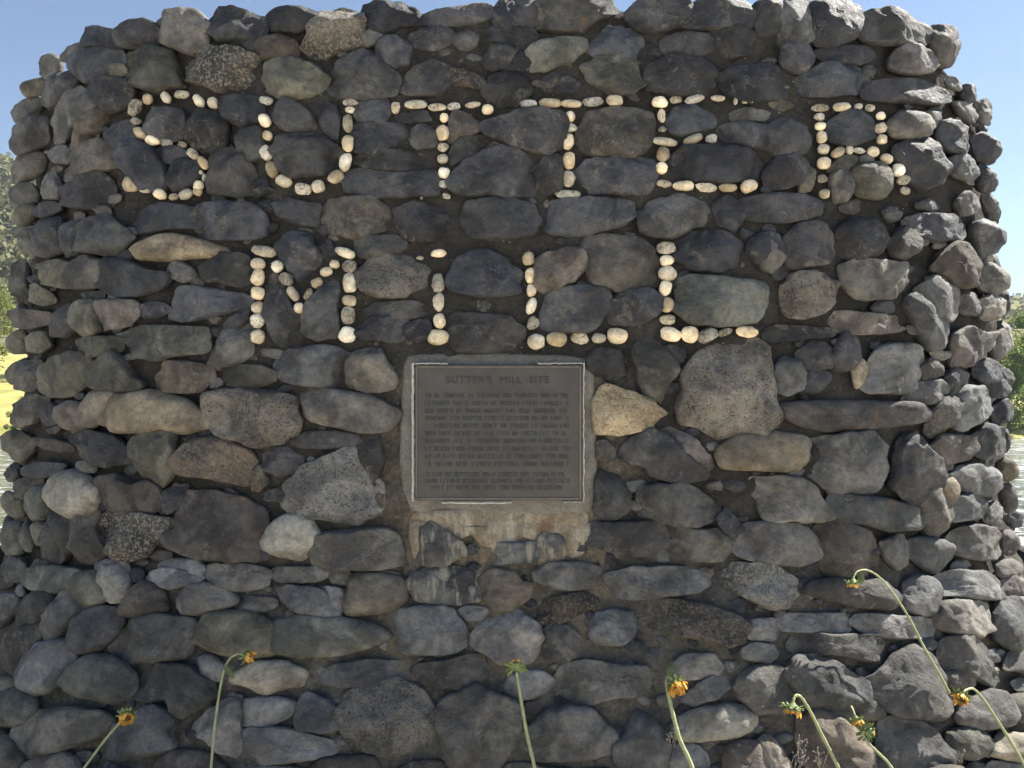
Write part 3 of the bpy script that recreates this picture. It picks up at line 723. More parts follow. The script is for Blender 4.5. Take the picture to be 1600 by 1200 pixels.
g 1510,660 1600,630 1700,660 1690,740 1560,720
b 570,770 640,780 700,850 660,890 580,870
b 380,850 500,850 540,890 470,900
n 1510,770 1600,750 1680,780 1680,900 1560,900 1510,840
"""
# white letter stones: tile, then x,y,w,h,rotation (degrees, clockwise in the picture)
PEBBLES = {
(0,0): "873,685,58,104,35 950,633,50,60,0 1062,625,48,66,-20 1157,605,88,50,0 1265,645,50,76,-30 1353,660,62,65,0 875,770,60,44,10 905,845,58,78,-40 980,890,80,54,15 1065,903,78,42,5 1160,915,56,36,12 1225,970,48,84,-45 1293,1030,48,78,-30 1278,1090,20,26,0 1298,1120,20,46,15 1262,1175,48,66,25 845,1160,88,92,0 930,1190,70,48,0",
(0,1): "1025,25,76,58,20 1108,40,56,42,-10 1185,25,80,56,-25 1258,8,50,48,20",
(1,0): "78,645,78,48,5 72,765,64,76,-20 88,860,58,58,0 78,970,72,86,-25 115,1070,68,96,-25 190,1145,96,66,25 305,1193,100,66,8 402,1178,78,66,-15 510,1120,92,66,-30 568,1025,66,104,18 583,910,70,100,0 585,785,58,112,0 600,703,60,36,8 600,655,92,38,0 880,690,48,72,0 1003,668,132,50,0 1137,685,108,42,0 1240,680,82,40,-5 1360,670,92,32,-10 1450,698,66,58,0 1182,750,50,52,0 1170,845,70,86,0 1172,932,66,48,0 1170,1005,62,50,-10 1177,1092,66,64,0 1177,1163,52,42,0",
(1,1): "1193,38,46,32,15 1040,50,20,18,0 65,378,150,66,10 30,455,92,66,5 30,543,74,98,10 28,640,78,76,0 30,725,82,66,-15 25,808,84,80,0 28,910,80,80,0 148,472,64,66,0 203,552,68,84,-30 245,640,54,92,-35 283,728,58,62,0 343,650,46,78,22 392,575,72,54,-25 450,507,70,58,-10 502,458,58,48,0 570,388,118,56,20 595,473,80,78,0 598,578,78,114,0 592,685,86,60,0 585,778,78,100,5 580,900,94,94,0 1145,393,88,48,0 1142,577,76,106,0 1145,695,68,102,0 1152,810,72,82,0 1143,912,118,86,0 1030,420,38,22,10",
(2,0): "105,663,106,44,0 238,660,126,54,0 368,663,118,50,5 500,652,116,54,-5 635,642,100,62,0 358,742,58,64,0 360,815,76,50,0 348,900,64,92,5 352,1018,72,106,0 352,1130,70,98,0 915,655,90,62,0 1015,640,70,42,0 1128,635,112,44,-15 1275,630,84,34,0 1382,648,22,38,0 1468,645,96,30,-8 925,738,44,76,0 930,822,46,32,0 948,900,152,46,10 935,980,76,82,0 923,1065,72,70,0 1120,885,106,54,-20 1235,882,62,52,0 938,1158,86,44,10 1062,1172,122,56,0 1205,1183,122,50,5 1335,1185,110,50,0 1465,1175,92,72,-20",
(2,1): "348,25,140,50,0 100,425,72,78,0 113,525,62,88,0 120,620,52,76,0 120,718,58,94,20 130,825,64,80,15 150,940,104,92,0 282,925,120,84,0 415,918,106,68,0 538,918,86,58,0 652,903,122,88,0 955,358,106,70,0 958,436,80,62,0 963,518,98,86,0 950,605,74,86,10 960,710,82,86,0 963,803,88,62,0 980,892,120,80,15 1102,896,98,88,0 1212,900,114,76,-25 1318,880,100,42,-15 1455,880,126,64,5",
(3,0): "305,688,100,42,0 438,683,106,48,-3 540,680,42,36,0 612,688,52,42,0 678,737,52,48,0 678,812,66,60,10 685,885,56,56,0 632,960,66,60,20 545,953,66,34,12 485,950,38,52,0 413,967,80,56,-30 300,745,58,42,0 306,803,62,48,0 315,870,52,74,-10 325,945,62,58,20 328,1032,72,66,0 318,1128,58,46,0 716,1002,74,50,30 785,1075,58,74,-10 818,1136,74,54,-15",
(3,1): "330,22,62,58,0 830,2,56,40,15"}

# ------------------------------------------------------------ ground, river, far bank
def hgt(x, y):
    """one terrain sheet: gravel terrace, river bed, grassy far bank, rising hill"""
    r = math.hypot(x, y)
    n1 = noise.noise(Vector((x*.15, y*.15, 0)))*.25
    sh = 6.2 + noise.noise(Vector((x*.08, 3, 0)))*1.2          # near shore
    if y < sh: z = noise.noise(Vector((x*.9, y*.9, 5)))*.02
    else:
        k = min(1, (y-sh)/4.0); z = -1.7*k*k*(3-2*k)
    # far bank: steeper on the right, a sloping meadow on the left
    fb = 46 + noise.noise(Vector((x*.03, 9, 0)))*3
    if y > fb:
        d = y-fb
        left = 1/(1+math.exp(x/8))
        z = -1.7 + min(d, 6)*.22 + max(0, d-2)*(.12*left+.05) + n1
    hl = min(135, max(0, y-120))
    if hl > 0:
        side = .35+.65/(1+math.exp((x+60)/40))
        z += hl*.42*side*min(1, 200/(hl+120)) + noise.noise(Vector((x*.012, y*.012, 2)))*min(14, hl*.2)
    return z
xs = sorted(set([i*.5 for i in range(-30, 31)] + [s*(15+ (i**1.75)*.9) for i in range(1, 46) for s in (-1, 1)]))
ys = sorted(set([-60+i*6 for i in range(9)] + [-6+i*.5 for i in range(0, 41)] + [14+i*1.5 for i in range(1, 60)] + [104+ (i**1.6)*1.4 for i in range(1, 48)]))
gv = [(x, y, hgt(x, y)) for y in ys for x in xs]; nx = len(xs)
gf = [(j*nx+i, j*nx+i+1, (j+1)*nx+i+1, (j+1)*nx+i) for j in range(len(ys)-1) for i in range(nx-1)]
mg, t, b = nodes('gravel and meadow')
tc = t.nodes.new('ShaderNodeTexCoord'); v = tc.outputs['Object']
sp = t.nodes.new('ShaderNodeSeparateXYZ'); t.links.new(v, sp.inputs[0])
grav = mix(t, ramp(t, noi(t, v, 30, 8, .75), .35, .65), (.42,.37,.30), (.62,.56,.47))
grass = mix(t, ramp(t, noi(t, v, .35, 8, .7), .35, .65), (.20,.20,.045), (.42,.36,.12))
hill = mix(t, ramp(t, noi(t, v, .12, 8, .75), .4, .6), (.05,.07,.025), (.19,.17,.09))
f1 = ramp(t, math_(t, 'MULTIPLY', sp.outputs[1], .01), .40, .47)
f2 = ramp(t, math_(t, 'MULTIPLY', sp.outputs[1], .01), .93, .99)
t.links.new(mix(t, f2, mix(t, f1, grav, grass), hill), b.inputs['Base Color']); b.inputs['Roughness'].default_value = .95
bump(t, b, noi(t, v, 25, 8, .75), .6, .03)
prop(mobj('ground', gv, gf, mg), kind='structure')

mw, t, b = nodes('river water')
tc = t.nodes.new('ShaderNodeTexCoord'); v = tc.outputs['Object']
mp = t.nodes.new('ShaderNodeMapping'); mp.inputs['Scale'].default_value = (.6, 1.5, 1); t.links.new(v, mp.inputs[0])
foam = ramp(t, noi(t, mp.outputs[0], 1.6, 9, .75, .6), .50, .62)
t.links.new(mix(t, foam, (.06,.075,.06), (.55,.55,.52)), b.inputs['Base Color'])
t.links.new(ramp(t, foam, 0, 1, (.07,.07,.07,1), (.45,.45,.45,1)), b.inputs['Roughness'])
h = math_(t, 'ADD', noi(t, mp.outputs[0], 2.2, 6, .6, .4), math_(t, 'MULTIPLY', noi(t, mp.outputs[0], 11, 4, .6), .25))
bump(t, b, h, 1.0, .16)
wv = []; wf = []
wx = [-260+i*8 for i in range(66)]; wy = [5+i*1.5 for i in range(34)]
for y in wy:
    for x in wx: wv.append((x, y, -.9))
wf = [(j*66+i, j*66+i+1, (j+1)*66+i+1, (j+1)*66+i) for j in range(33) for i in range(65)]
prop(mobj('river', wv, wf, mw), kind='structure')

def leaf_mat(name, ca, cb):
    m, t, b = nodes(name); v, rnd = coords(t)
    t.links.new(mix(t, ramp(t, noi(t, v, 1.2, 6, .75), .35, .65), ca, cb), b.inputs['Base Color'])
    b.inputs['Roughness'].default_value = .7; b.inputs['Specular IOR Level'].default_value = .25
    b.inputs['Transmission Weight'].default_value = 0
    tr = t.nodes.new('ShaderNodeBsdfTranslucent'); tr.inputs[0].default_value = (*[c*2.2 for c in cb[:3]], 1)
    ms = t.nodes.new('ShaderNodeMixShader'); ms.inputs[0].default_value = .5
    t.links.new(b.outputs[0], ms.inputs[1]); t.links.new(tr.outputs[0], ms.inputs[2])
    t.links.new(ms.outputs[0], t.nodes['Material Output'].inputs[0])
    return m
M_LEAF = leaf_mat('tree leaves', (.045,.075,.02), (.10,.14,.04))
M_LEAF2 = leaf_mat('yellow green leaves', (.08,.10,.03), (.16,.18,.06))
M_BARK = simple('bark', (.07,.055,.04), (.14,.11,.085), 6, .9, .8, .03)

def tube(pts, rads, n=7, caps=True):
    V = []; Fc = []
    up = Vector((0, .3, 1)).normalized()
    for i, p in enumerate(pts):
        a = pts[max(0, i-1)]; c = pts[min(len(pts)-1, i+1)]
        d = (Vector(c)-Vector(a)).normalized()
        u = d.cross(up if abs(d.dot(up)) < .95 else Vector((1,0,0))).normalized(); w_ = d.cross(u)
        for k in range(n):
            an = 2*math.pi*k/n; V.append(Vector(p)+(u*math.cos(an)+w_*math.sin(an))*rads[i])
    for i in range(len(pts)-1):
        for k in range(n):
            k2 = (k+1) % n; Fc.append((i*n+k, i*n+k2, (i+1)*n+k2, (i+1)*n+k))
    if caps:
        Fc.append(tuple(range(n))[::-1]); Fc.append(tuple((len(pts)-1)*n+k for k in range(n)))
    return V, Fc
def join(parts):
    V = []; Fc = []
    for v_, f_ in parts:
        o = len(V); V += [Vector(p) for p in v_]; Fc += [tuple(i+o for i in f) for f in f_]
    return V, Fc
def crown_mesh(seed, H=10, W=4.2, low=.12, n=11000, leaf=.12):
    rg = random.Random(seed); V = []; Fc = []
    cl = []
    for _ in range(46):
        a = rg.random()*6.283; hh = low+ (1-low)*rg.random()**.8; rr = W*math.sqrt(rg.random())*math.sin(math.pi*min(1, (.12+hh*.88)))**.6
        cl.append((Vector((math.cos(a)*rr, math.sin(a)*rr, hh*H)), rg.uniform(.5, 1.25)))
    for k in range(n):
        c, r = cl[rg.randrange(len(cl))]
        d = Vector((rg.gauss(0,1), rg.gauss(0,1), rg.gauss(0,1))).normalized()*r*rg.uniform(.45, 1.1)
        p = c+d; nn = (d+Vector((rg.gauss(0,.6), rg.gauss(0,.6), rg.gauss(0,.6)+.3))).normalized()
        u = nn.cross(Vector((rg.random()-.5, rg.random()-.5, rg.random()))).normalized(); w_ = nn.cross(u)
        s = leaf*rg.uniform(.6, 1.4); o = len(V)
        V += [p-u*s, p-w_*s*.6, p+u*s, p+w_*s*.6]; Fc.append((o, o+1, o+2, o+3))
    me = bpy.data.meshes.new('crown'); me.from_pydata([tuple(p) for p in V], [], Fc); me.update()
    return me, cl
def trunk_mesh(cl, H=10):
    parts = [tube([(0,0,-.6), (.05,.02,H*.25), (-.08,.05,H*.55), (0,0,H*.85)], [.26,.2,.12,.04], 8)]
    for c, r in cl[:14]:
        z0 = max(1.0, c.z*.55)
        parts.append(tube([(0,0,z0), tuple(Vector((c.x*.5, c.y*.5, (z0+c.z)/2+.2))), tuple(c)], [.09,.06,.02], 5))
    V, Fc = join(parts)
    me = bpy.data.meshes.new('trunk'); me.from_pydata([tuple(p) for p in V], [], Fc); me.update(); me.materials.append(M_BARK); return me
kinds = []
for k in range(3):
    cm, cl = crown_mesh(50+k, low=.08 if k else .02); cm.materials.append(M_LEAF if k != 1 else M_LEAF2); kinds.append((cm, trunk_mesh(cl)))
def tree(x, y, s, k, rz, label, group):
    r = empty('tree', (x, y, hgt(x, y)-.1)); r.rotation_euler.z = rz; r.scale = (s, s, s)
    prop(r, label, 'tree', group)
    for nm, me in (('trunk', kinds[k][1]), ('crown', kinds[k][0])):
        o = bpy.data.objects.new(nm, me); C.objects.link(o); o.parent = r
G1 = 'trees on the far river bank'
# right of the monument
tree(36.2, 52, .80, 0, .3, 'dark green leafy tree on the far bank at the right edge of the photo', G1)
tree(34.0, 58, .92, 1, 1.3, 'lighter yellow green tree peeping out beside the right flank of the monument', G1)
tree(33.2, 50.5, .42, 2, 2.3, 'low dark riverside bush at the waterline right of the monument', G1)
# left of the monument
tree(-46.5, 66, .95, 1, .8, 'olive green tree standing above the meadow at the left edge of the photo', G1)
tree(-42.5, 74, .80, 0, 2.8, 'darker tree behind the meadow nearest the left flank of the monument', G1)
tree(-31.8, 49.2, .26, 2, 1.9, 'small dark bush at the left waterline below the yellow meadow', G1)
rg = random.Random(3)
for i in range(26):
    x = -120+i*9.6+rg.uniform(-3, 3)
    if -60 < x < -26 or 31 < x < 41: continue
    tree(x, rg.uniform(50, 66), rg.uniform(.6, 1.05), rg.randrange(3), rg.random()*6, 'leafy tree on the far river bank hidden behind the monument' if -30 < x < 34 else 'leafy tree on the far river bank beyond the edge of the photo', G1)
# wooded hill: countless small crowns
rg = random.Random(12); V = []; Fc = []
ico = bmesh.new(); bmesh.ops.create_icosphere(ico, subdivisions=1, radius=1); iv = [v_.co.copy() for v_ in ico.verts]; iff = [[w_.index for w_ in f.verts] for f in ico.faces]; ico.free()
for k in range(5200):
    y = 126+rg.random()**.9*240; x = rg.uniform(-1.15, .75)*y
    z = hgt(x, y); o = len(V); s = rg.uniform(1.8, 4.2)
    for q in range(34):
        dd = Vector((rg.gauss(0,1), rg.gauss(0,1), rg.gauss(0,1))).normalized()
        c_ = Vector((x, y, z+s*.7))+Vector((dd.x*s, dd.y*s, dd.z*s*.9))*rg.uniform(.6, 1.1)
        u = Vector((rg.random()-.5, rg.random()-.5, rg.random()-.5)).normalized(); w_ = dd.cross(u).normalized(); e_ = s*rg.uniform(.14, .3); o = len(V)
        V += [c_-u*e_, c_-w_*e_, c_+u*e_, c_+w_*e_]; Fc.append((o, o+1, o+2, o+3))
prop(mobj('hill_forest', V, Fc, leaf_mat('hill forest leaves', (.06,.068,.035), (.12,.12,.065)), smooth=False), 'dense green forest covering the hill behind the river', 'forest', kind='stuff')

# ------------------------------------------------------------ the monument
BASE = Vector((0, B0, 0))
mon = empty('stone_monument', BASE)
prop(mon, 'big dark cobblestone monument with SUTTER MILL in white pebbles and a metal plaque', 'monument')
def part(name, V, Fc, mat, world_c=None, parent=None, smooth=True):
    c = world_c if world_c is not None else BASE
    o = mobj(name, V, Fc, mat, parent or mon, smooth, c-BASE)
    return o
# mortar core
def plan(o, n):
    P = []
    K = 2400
    for i in range(K):
        a = 2*math.pi*i/K; c_, s_ = math.cos(a), math.sin(a)
        P.append(((A0+o)*math.copysign(abs(c_)**(2/NP), c_), B0+(B0+o)*math.copysign(abs(s_)**(2/NP), s_)))
    return resample(P, n)
def cap(p):                        # the top sinks towards the two flanks
    if p.z > 2.5:
        s_ = max(0, min(1, (abs(p.x)-1.55)/.55)); s_ = s_*s_*(3-2*s_)
        p.z = 2.5+(p.z-2.5)*(1-(.46 if p.x > 0 else .26)*s_)
    return p
NC = 560; zr = [-.1+i*.0245 for i in range(125)]; zr = [z for z in zr if z < HTOP-.03]+[HTOP-.03]
V = []; Fc = []
for z in zr:
    for (x, y) in plan(off(z)+.006, NC):
        x *= .962
        p = Vector((x, y, z)); g = Vector((x/(A0*A0), (y-B0)/(B0*B0), 0)).normalized()
        p = p + g*(noise.noise(p*9)*.016 + noise.noise(p*24)*.012 + noise.noise(p*60)*.003-.002)
        V.append(cap(p)-BASE)
for j in range(len(zr)-1):
    for i in range(NC):
        i2 = (i+1) % NC; Fc.append((j*NC+i, j*NC+i2, (j+1)*NC+i2, (j+1)*NC+i))
last = (len(zr)-1)*NC
for r in (.985, .9, .7, .4, .1):
    st = len(V)
    for (x, y) in plan(off(HTOP), NC):
        p = Vector((x*r, B0+(y-B0)*r, HTOP)); p.z += noise.noise(p*5)*.03; V.append(cap(p)-BASE)
    for i in range(NC):
        i2 = (i+1) % NC; Fc.append((last+i, last+i2, st+i2, st+i))
    last = st
V.append(Vector((0, 0, HTOP))); ci = len(V)-1
for i in range(NC): Fc.append((last+i, last+(i+1) % NC, ci))
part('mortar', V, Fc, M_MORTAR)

# the stones, outlines taken off the wall one by one
polys = []; tx = ty = 0
for ln in STONES.strip().split('\n'):
    k, rest = ln.split(' ', 1)
    if k == 'T': tx, ty = [int(q) for q in rest.split()]; tx *= 400; ty *= 300; continue
    P = [tuple(float(q) for q in a.split(',')) for a in rest.split()]
    polys.append((k, [(tx+a/4, ty+b_/4) for a, b_ in P]))
def parea(P): return abs(sum(P[i][0]*P[(i+1) % len(P)][1]-P[(i+1) % len(P)][0]*P[i][1] for i in range(len(P))))/2
order = sorted(range(len(polys)), key=lambda i: -parea(polys[i][1]))
big = set(order[:300])
extra = {}
pidx = 0
for i, (k, P) in enumerate(polys):
    key = k.lower(); key = 'e' if key == 'd' and min(q[1] for q in P) > 865 else key; ar = parea(P); n = 52 if ar > 2500 else 36  # dark stones low on the wall take the grey lightened for glare and bounce
    if k.islower() and k not in 'ct' and min(q[1] for q in P) < 900 and (i*29) % 7 < 4: k = k.upper()
    fac = (5+i % 4) if k.isupper() else (3 if k in 'dg' else 0)
    if key in 'ps' : rough = .10
    else: rough = .085 if k.isupper() else .06
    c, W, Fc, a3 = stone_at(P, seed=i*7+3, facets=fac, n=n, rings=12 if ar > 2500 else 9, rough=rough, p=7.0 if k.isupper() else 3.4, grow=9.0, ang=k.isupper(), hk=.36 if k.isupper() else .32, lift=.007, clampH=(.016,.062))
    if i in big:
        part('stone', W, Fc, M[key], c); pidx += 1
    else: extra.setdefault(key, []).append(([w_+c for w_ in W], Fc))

# white pebble letters
LETT = []
for (a, b_), s_ in PEBBLES.items():
    for it in s_.split():
        x, y, w_, h_, r_ = [float(q) for q in it.split(',')]
        LETT.append((a*400+x/4, b_*300+y/4, w_/4, h_/4, R(r_)))
for i, (x, y, w_, h_, r_) in enumerate(LETT):
    w_ *= 1.14; h_ *= 1.14
    rg = random.Random(i+900); P = []
    for k in range(9):
        an = 2*math.pi*k/9+rg.uniform(-.12, .12); rr = rg.uniform(.90, 1.12)
        u = math.copysign(abs(math.cos(an))**.85, math.cos(an))*w_/2*rr; v_ = math.copysign(abs(math.sin(an))**.85, math.sin(an))*h_/2*rr
        P.append((x+u*math.cos(r_)-v_*math.sin(r_), y+u*math.sin(r_)+v_*math.cos(r_)))
    chipped = min(w_, h_) < 13 or (i*37 % 11) < 3
    c, W, Fc, a3 = stone_at(P, seed=i+5000, facets=3 if chipped else 0, n=18, rings=5, rough=.10 if chipped else .06, clampH=(.010,.022), lift=.021, p=2.3)
    part('pebble', W, Fc, MAT_WHITE_S if chipped else MAT_WHITE, c)

# little stones wedged in the joints
def inside(P, x, y):
    r = False; j = len(P)-1
    for i in range(len(P)):
        if (P[i][1] > y) != (P[j][1] > y) and x < (P[j][0]-P[i][0])*(y-P[i][1])/(P[j][1]-P[i][1])+P[i][0]: r = not r
        j = i
    return r
def edist(P, x, y):
    d = 1e9
    for i in range(len(P)):
        ax, ay = P[i]; bx, by = P[(i+1) % len(P)]; dx, dy = bx-ax, by-ay
        t_ = max(0, min(1, ((x-ax)*dx+(y-ay)*dy)/max(1e-6, dx*dx+dy*dy))); d = min(d, math.hypot(ax+dx*t_-x, ay+dy*t_-y))
    return d
bb = [(min(a[0] for a in P), max(a[0] for a in P), min(a[1] for a in P), max(a[1] for a in P), P) for _, P in polys]
placed = []; rg = random.Random(44); tries = 0
while len(placed) < 330 and tries < 16000:
    tries += 1
    x, y = rg.uniform(30, 1570), rg.uniform(40, 1215)
    if 590 < x < 945 and 540 < y < 835: continue
    if any(abs(x-l[0]) < 24 and abs(y-l[1]) < 24 for l in LETT): continue
    if any(math.hypot(x-q[0], y-q[1]) < q[2]*1.2+6 for q in placed): continue
    dm = 40; ok = True
    for x0, x1, y0, y1, P in bb:
        if x < x0-30 or x > x1+30 or y < y0-30 or y > y1+30: continue
        if inside(P, x, y): ok = False; break
        dm = min(dm, edist(P, x, y))
        if dm < 3.5: ok = False; break
    if not ok: continue
    c, d, good = hit(x, y)
    hs = [hit(x+q, y-w_, .0) for q in (-28, 0, 28) for w_ in (0, 32)]
    if not all(q[2] and q[0].z < HTOP-.04 for q in hs): continue
    if not good or -d.dot(grad(c)) < .35: continue
    r_ = min(dm*1.05+1.0, 17); placed.append((x, y, r_))
    P = []; as_ = rg.uniform(.55, .95); rt = rg.uniform(-.5, .5); nn = rg.randrange(5, 8)
    for k in range(nn):
        an = 2*math.pi*k/nn+rg.uniform(-.3, .3); u = math.cos(an)*r_*rg.uniform(.9, 1.5); v_ = math.sin(an)*r_*as_
        P.append((x+u*math.cos(rt)-v_*math.sin(rt), y+u*math.sin(rt)+v_*math.cos(rt)))
    k = rg.choice('ddddgggbnbds')
    c, W, Fc, a3 = stone_at(P, seed=tries, facets=rg.choice((0, 4)), n=14, rings=4, rough=.2, clampH=(.005,.014), lift=.0, hk=.3, p=4)
    extra.setdefault(k, []).append(([w_+c for w_ in W], Fc))

# flanks, back, top and foot of the monument (turned away from the camera or below the picture)
def proj(p):
    d = p-EYE; c_, s_ = math.cos(PITCH), math.sin(PITCH); dep = d.y*c_+d.z*s_
    return 800+FPX*d.x/dep, 600-FPX*(d.z*c_-d.y*s_)/dep
def vis(p, m):
    d = (p-EYE); dn = d.normalized()
    if -dn.dot(m) < -.30: return False
    c_, s_ = math.cos(PITCH), math.sin(PITCH); dep = d.y*c_+d.z*s_
    if dep <= 0: return True
    X = 800+FPX*d.x/dep; Y = 600-FPX*(d.z*c_-d.y*s_)/dep
    return -60 < X < 1660 and Y < 1228
rg = random.Random(8)
def free_stone(c, m, w_, h_, k, seed):
    u = Vector((0,0,1)).cross(m).normalized() if abs(m.z) < .9 else Vector((1,0,0)); v_ = m.cross(u)
    P = []
    for q in range(8):
        an = 2*math.pi*q/8+rg.uniform(-.2,.2); rr = rg.uniform(.88, 1.1)
        P.append((math.copysign(abs(math.cos(an))**.75, math.cos(an))*w_/2*rr, math.copysign(abs(math.sin(an))**.75, math.sin(an))*h_/2*rr))
    P = resample(chaikin(P, 1), 16)
    V_, F_ = blob(P, min(w_, h_)*.4, 5, seed, rg.choice((0, 4, 5)), .07)
    extra.setdefault(k, []).append(([c+u*a+v_*b_+m*h for a, b_, h in V_], F_))
z = .07
while z < HTOP-.03:
    hh = rg.uniform(.12, .2); P = plan(off(z), 900); i = rg.randrange(20); L = 2*math.pi*2.1/900
    per = sum(math.dist(P[q], P[(q+1) % 900]) for q in range(900)); L = per/900; i0 = i
    while i < 900+i0-8:
        ww = rg.uniform(.13, .34); step = ww/L; j = int(i+step/2) % 900
        c = Vector((P[j][0], P[j][1], z+hh/2)); m = grad(c)
        if c.z > 2.55 and abs(c.x) > 1.5: i += step; continue
        if not vis(c, m): free_stone(c+m*.004, m, ww*.93, hh*.93, rg.choice('ddddddgggbnps'), int(z*1000)+j)
        elif -(c-EYE).normalized().dot(m) < .34:
            X_, Y_ = proj(c)
            if (52 < X_ < 1530 or Y_ > 900) and not any(inside(P_, X_, Y_) or edist(P_, X_, Y_) < 7 for _, _, _, _, P_ in bb): free_stone(c-m*.022, m, min(ww, .17), min(hh, .13), rg.choice('dddggbn'), int(z*1000)+j)
        i += step
    z += hh
yy = .12
while yy < 2.7:
    dd = rg.uniform(.18, .28); x = -2.4
    while x < 2.4:
        ww = rg.uniform(.18, .36); c = Vector((x+ww/2, yy, HTOP+.0))
        if F(c, -.34) < 0 and abs(c.x) < 1.5: free_stone(c, Vector((0,0,1)), ww*.95, dd*.95, rg.choice('ddddggbnc'), int(x*100)+int(yy*1000))
        x += ww
    yy += dd
names = dict(d='dark', g='grey', n='olive', b='brown', t='tan', c='cream', y='sandy', s='speckled', l='streaked', e='glare_lightened', p='pitted', r='rusty')
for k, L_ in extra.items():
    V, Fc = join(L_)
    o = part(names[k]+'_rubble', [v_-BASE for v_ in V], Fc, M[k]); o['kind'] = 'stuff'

# ------------------------------------------------------------ plaque in its concrete bed
def conc(name, ca, cb, streak=None):
    m, t, b = nodes(name); tc = t.nodes.new('ShaderNodeTexCoord'); v = tc.outputs['Object']
    col = mix(t, ramp(t, noi(t, v, 12, 8, .7), .35, .65), ca, cb)
    if streak:
        mp = t.nodes.new('ShaderNodeMapping'); mp.inputs['Scale'].default_value = (1,1,.22); t.links.new(v, mp.inputs[0])
        col = mix(t, ramp(t, noi(t, mp.outputs[0], 26, 7, .7), .46, .62), col, streak)
        col = mix(t, ramp(t, noi(t, v, 9, 5, .6), .55, .68), col, (.17,.11,.065))
    col = mix(t, .7, col, ramp(t, noi(t, v, 90, 6, .8), .3, .7, (.5,.5,.5,1), (1.5,1.5,1.45,1)), 'MULTIPLY')
    t.links.new(col, b.inputs['Base Color']); b.inputs['Roughness'].default_value = .9
    bump(t, b, noi(t, v, 50, 9, .75), .6, .008); return m
M_CON = conc('grey concrete', (.13,.122,.105), (.215,.20,.172))
M_STAIN = conc('lime stained concrete', (.15,.125,.09), (.26,.215,.15), (.36,.32,.25))
sur = [(632,555),(700,551),(800,552),(900,555),(924,560),(929,600),(931,680),(933,740),(932,790),(918,805),(860,806),(780,804),(700,804),(650,804),(634,792),(626,760),(623,715),(625,680),(627,640),(629,590)]
c, W, Fc, _ = stone_at(sur, H=.026, seed=4, n=60, rings=10, rough=.012, lift=-.004, p=16, q=2)
part('concrete_surround', W, Fc, M_CON, c)
apr = [(640,798),(760,792),(920,796),(928,812),(905,826),(890,832),(868,845),(842,850),(836,832),(822,838),(806,852),(790,860),(768,858),(748,852),(738,836),(722,826),(700,822),(680,826),(668,850),(655,872),(642,862),(638,830)]
c, W, Fc, _ = stone_at(apr, H=.012, seed=5, n=90, rings=6, rough=.06, lift=.006, p=6, q=2)
part('stained_apron', W, Fc, M_STAIN, c)
for q, pl_ in enumerate(([(640,812),(662,812),(676,822),(672,846),(664,874),(658,880),(646,874),(640,846)], [(884,815),(924,812),(926,850),(905,872),(880,872),(876,846)], [(834,880),(842,850),(868,838),(884,850),(880,885),(858,892)])):
    c, W, Fc, _ = stone_at(pl_, H=.014, seed=15+q, n=26, rings=5, rough=.06, lift=.012 if q == 0 else .0, p=4, q=2)
    part('lime_run', W, Fc, M_STAIN, c)
YP = -.108
def pw(px, py, y=YP):
    r = ray(px, py); return EYE+r*((y-EYE.y)/r.y)
def pbox(x0, y0, x1, y1, yb, yf, bev=.0):
    a = pw(x0, y1); b_ = pw(x1, y0)          # lower-left, upper-right at the reference plane
    X0, X1, Z0, Z1 = a.x, b_.x, a.z, b_.z
    V = [Vector(p) for p in ((X0,yb,Z0),(X1,yb,Z0),(X1,yb,Z1),(X0,yb,Z1),(X0+bev,yf,Z0+bev),(X1-bev,yf,Z0+bev),(X1-bev,yf,Z1-bev),(X0+bev,yf,Z1-bev))]
    return V, [(0,1,5,4),(1,2,6,5),(2,3,7,6),(3,0,4,7),(4,5,6,7),(3,2,1,0)]
M_PLQ = simple('weathered bronze plate', (.046,.045,.039), (.080,.077,.066), 9, .52, .25, .002, spec=.5)
M_LET = simple('dark raised lettering', (.024,.024,.022), (.040,.039,.036), 30, .55, .1, .001)
M_SEAL = simple('white sealant', (.42,.40,.35), (.74,.71,.63), 60, .8, .8, .004)
M_RIM = simple('brown bronze rim', (.09,.078,.062), (.16,.14,.115), 14, .5, .2, .002)
V, Fc = pbox(647, 569.5, 910.5, 783, -.080, -.104, .002)
plq = part('plaque', [v_-BASE for v_ in V], Fc, M_PLQ, smooth=False)
def sub(name, parts, mat, smooth=False):
    V, Fc = join(parts); o = mobj(name, [v_-BASE for v_ in V], Fc, mat, plq, smooth); return o
sub('border', [pbox(649,571.5,652.5,781,-.103,-.108,.0012), pbox(905,571.5,908.5,781,-.103,-.108,.0012), pbox(652.6,571.5,904.9,575,-.103,-.1078,.0012), pbox(652.6,777.5,904.9,781,-.103,-.1078,.0012)], M_RIM)
rg = random.Random(2)
seal = []
def seal_strip(x0, y0, x1, y1, n, vert):
    V = []; Fc = []
    for i in range(n+1):
        f = i/n; w_ = rg.uniform(-.9, .7)
        if vert: l = pw(x0+w_*.5, y0+(y1-y0)*f); r_ = pw(x1+w_, y0+(y1-y0)*f)
        else: l = pw(x0+(x1-x0)*f, y0+w_*.5); r_ = pw(x0+(x1-x0)*f, y1+w_)
        yy_ = -.1025+rg.uniform(-.0015, .0015)
        V += [Vector((l.x, yy_+.002, l.z)), Vector(((l.x+r_.x)/2, yy_-.003, (l.z+r_.z)/2)), Vector((r_.x, yy_+.002, r_.z)), Vector((l.x, -.07, l.z)), Vector((r_.x, -.07, r_.z))]
    for i in range(n):
        a = i*5; b_ = a+5
        Fc += [(a,a+1,b_+1,b_), (a+1,a+2,b_+2,b_+1), (a+3,a,b_,b_+3), (a+2,a+4,b_+4,b_+2)]
    return V, Fc
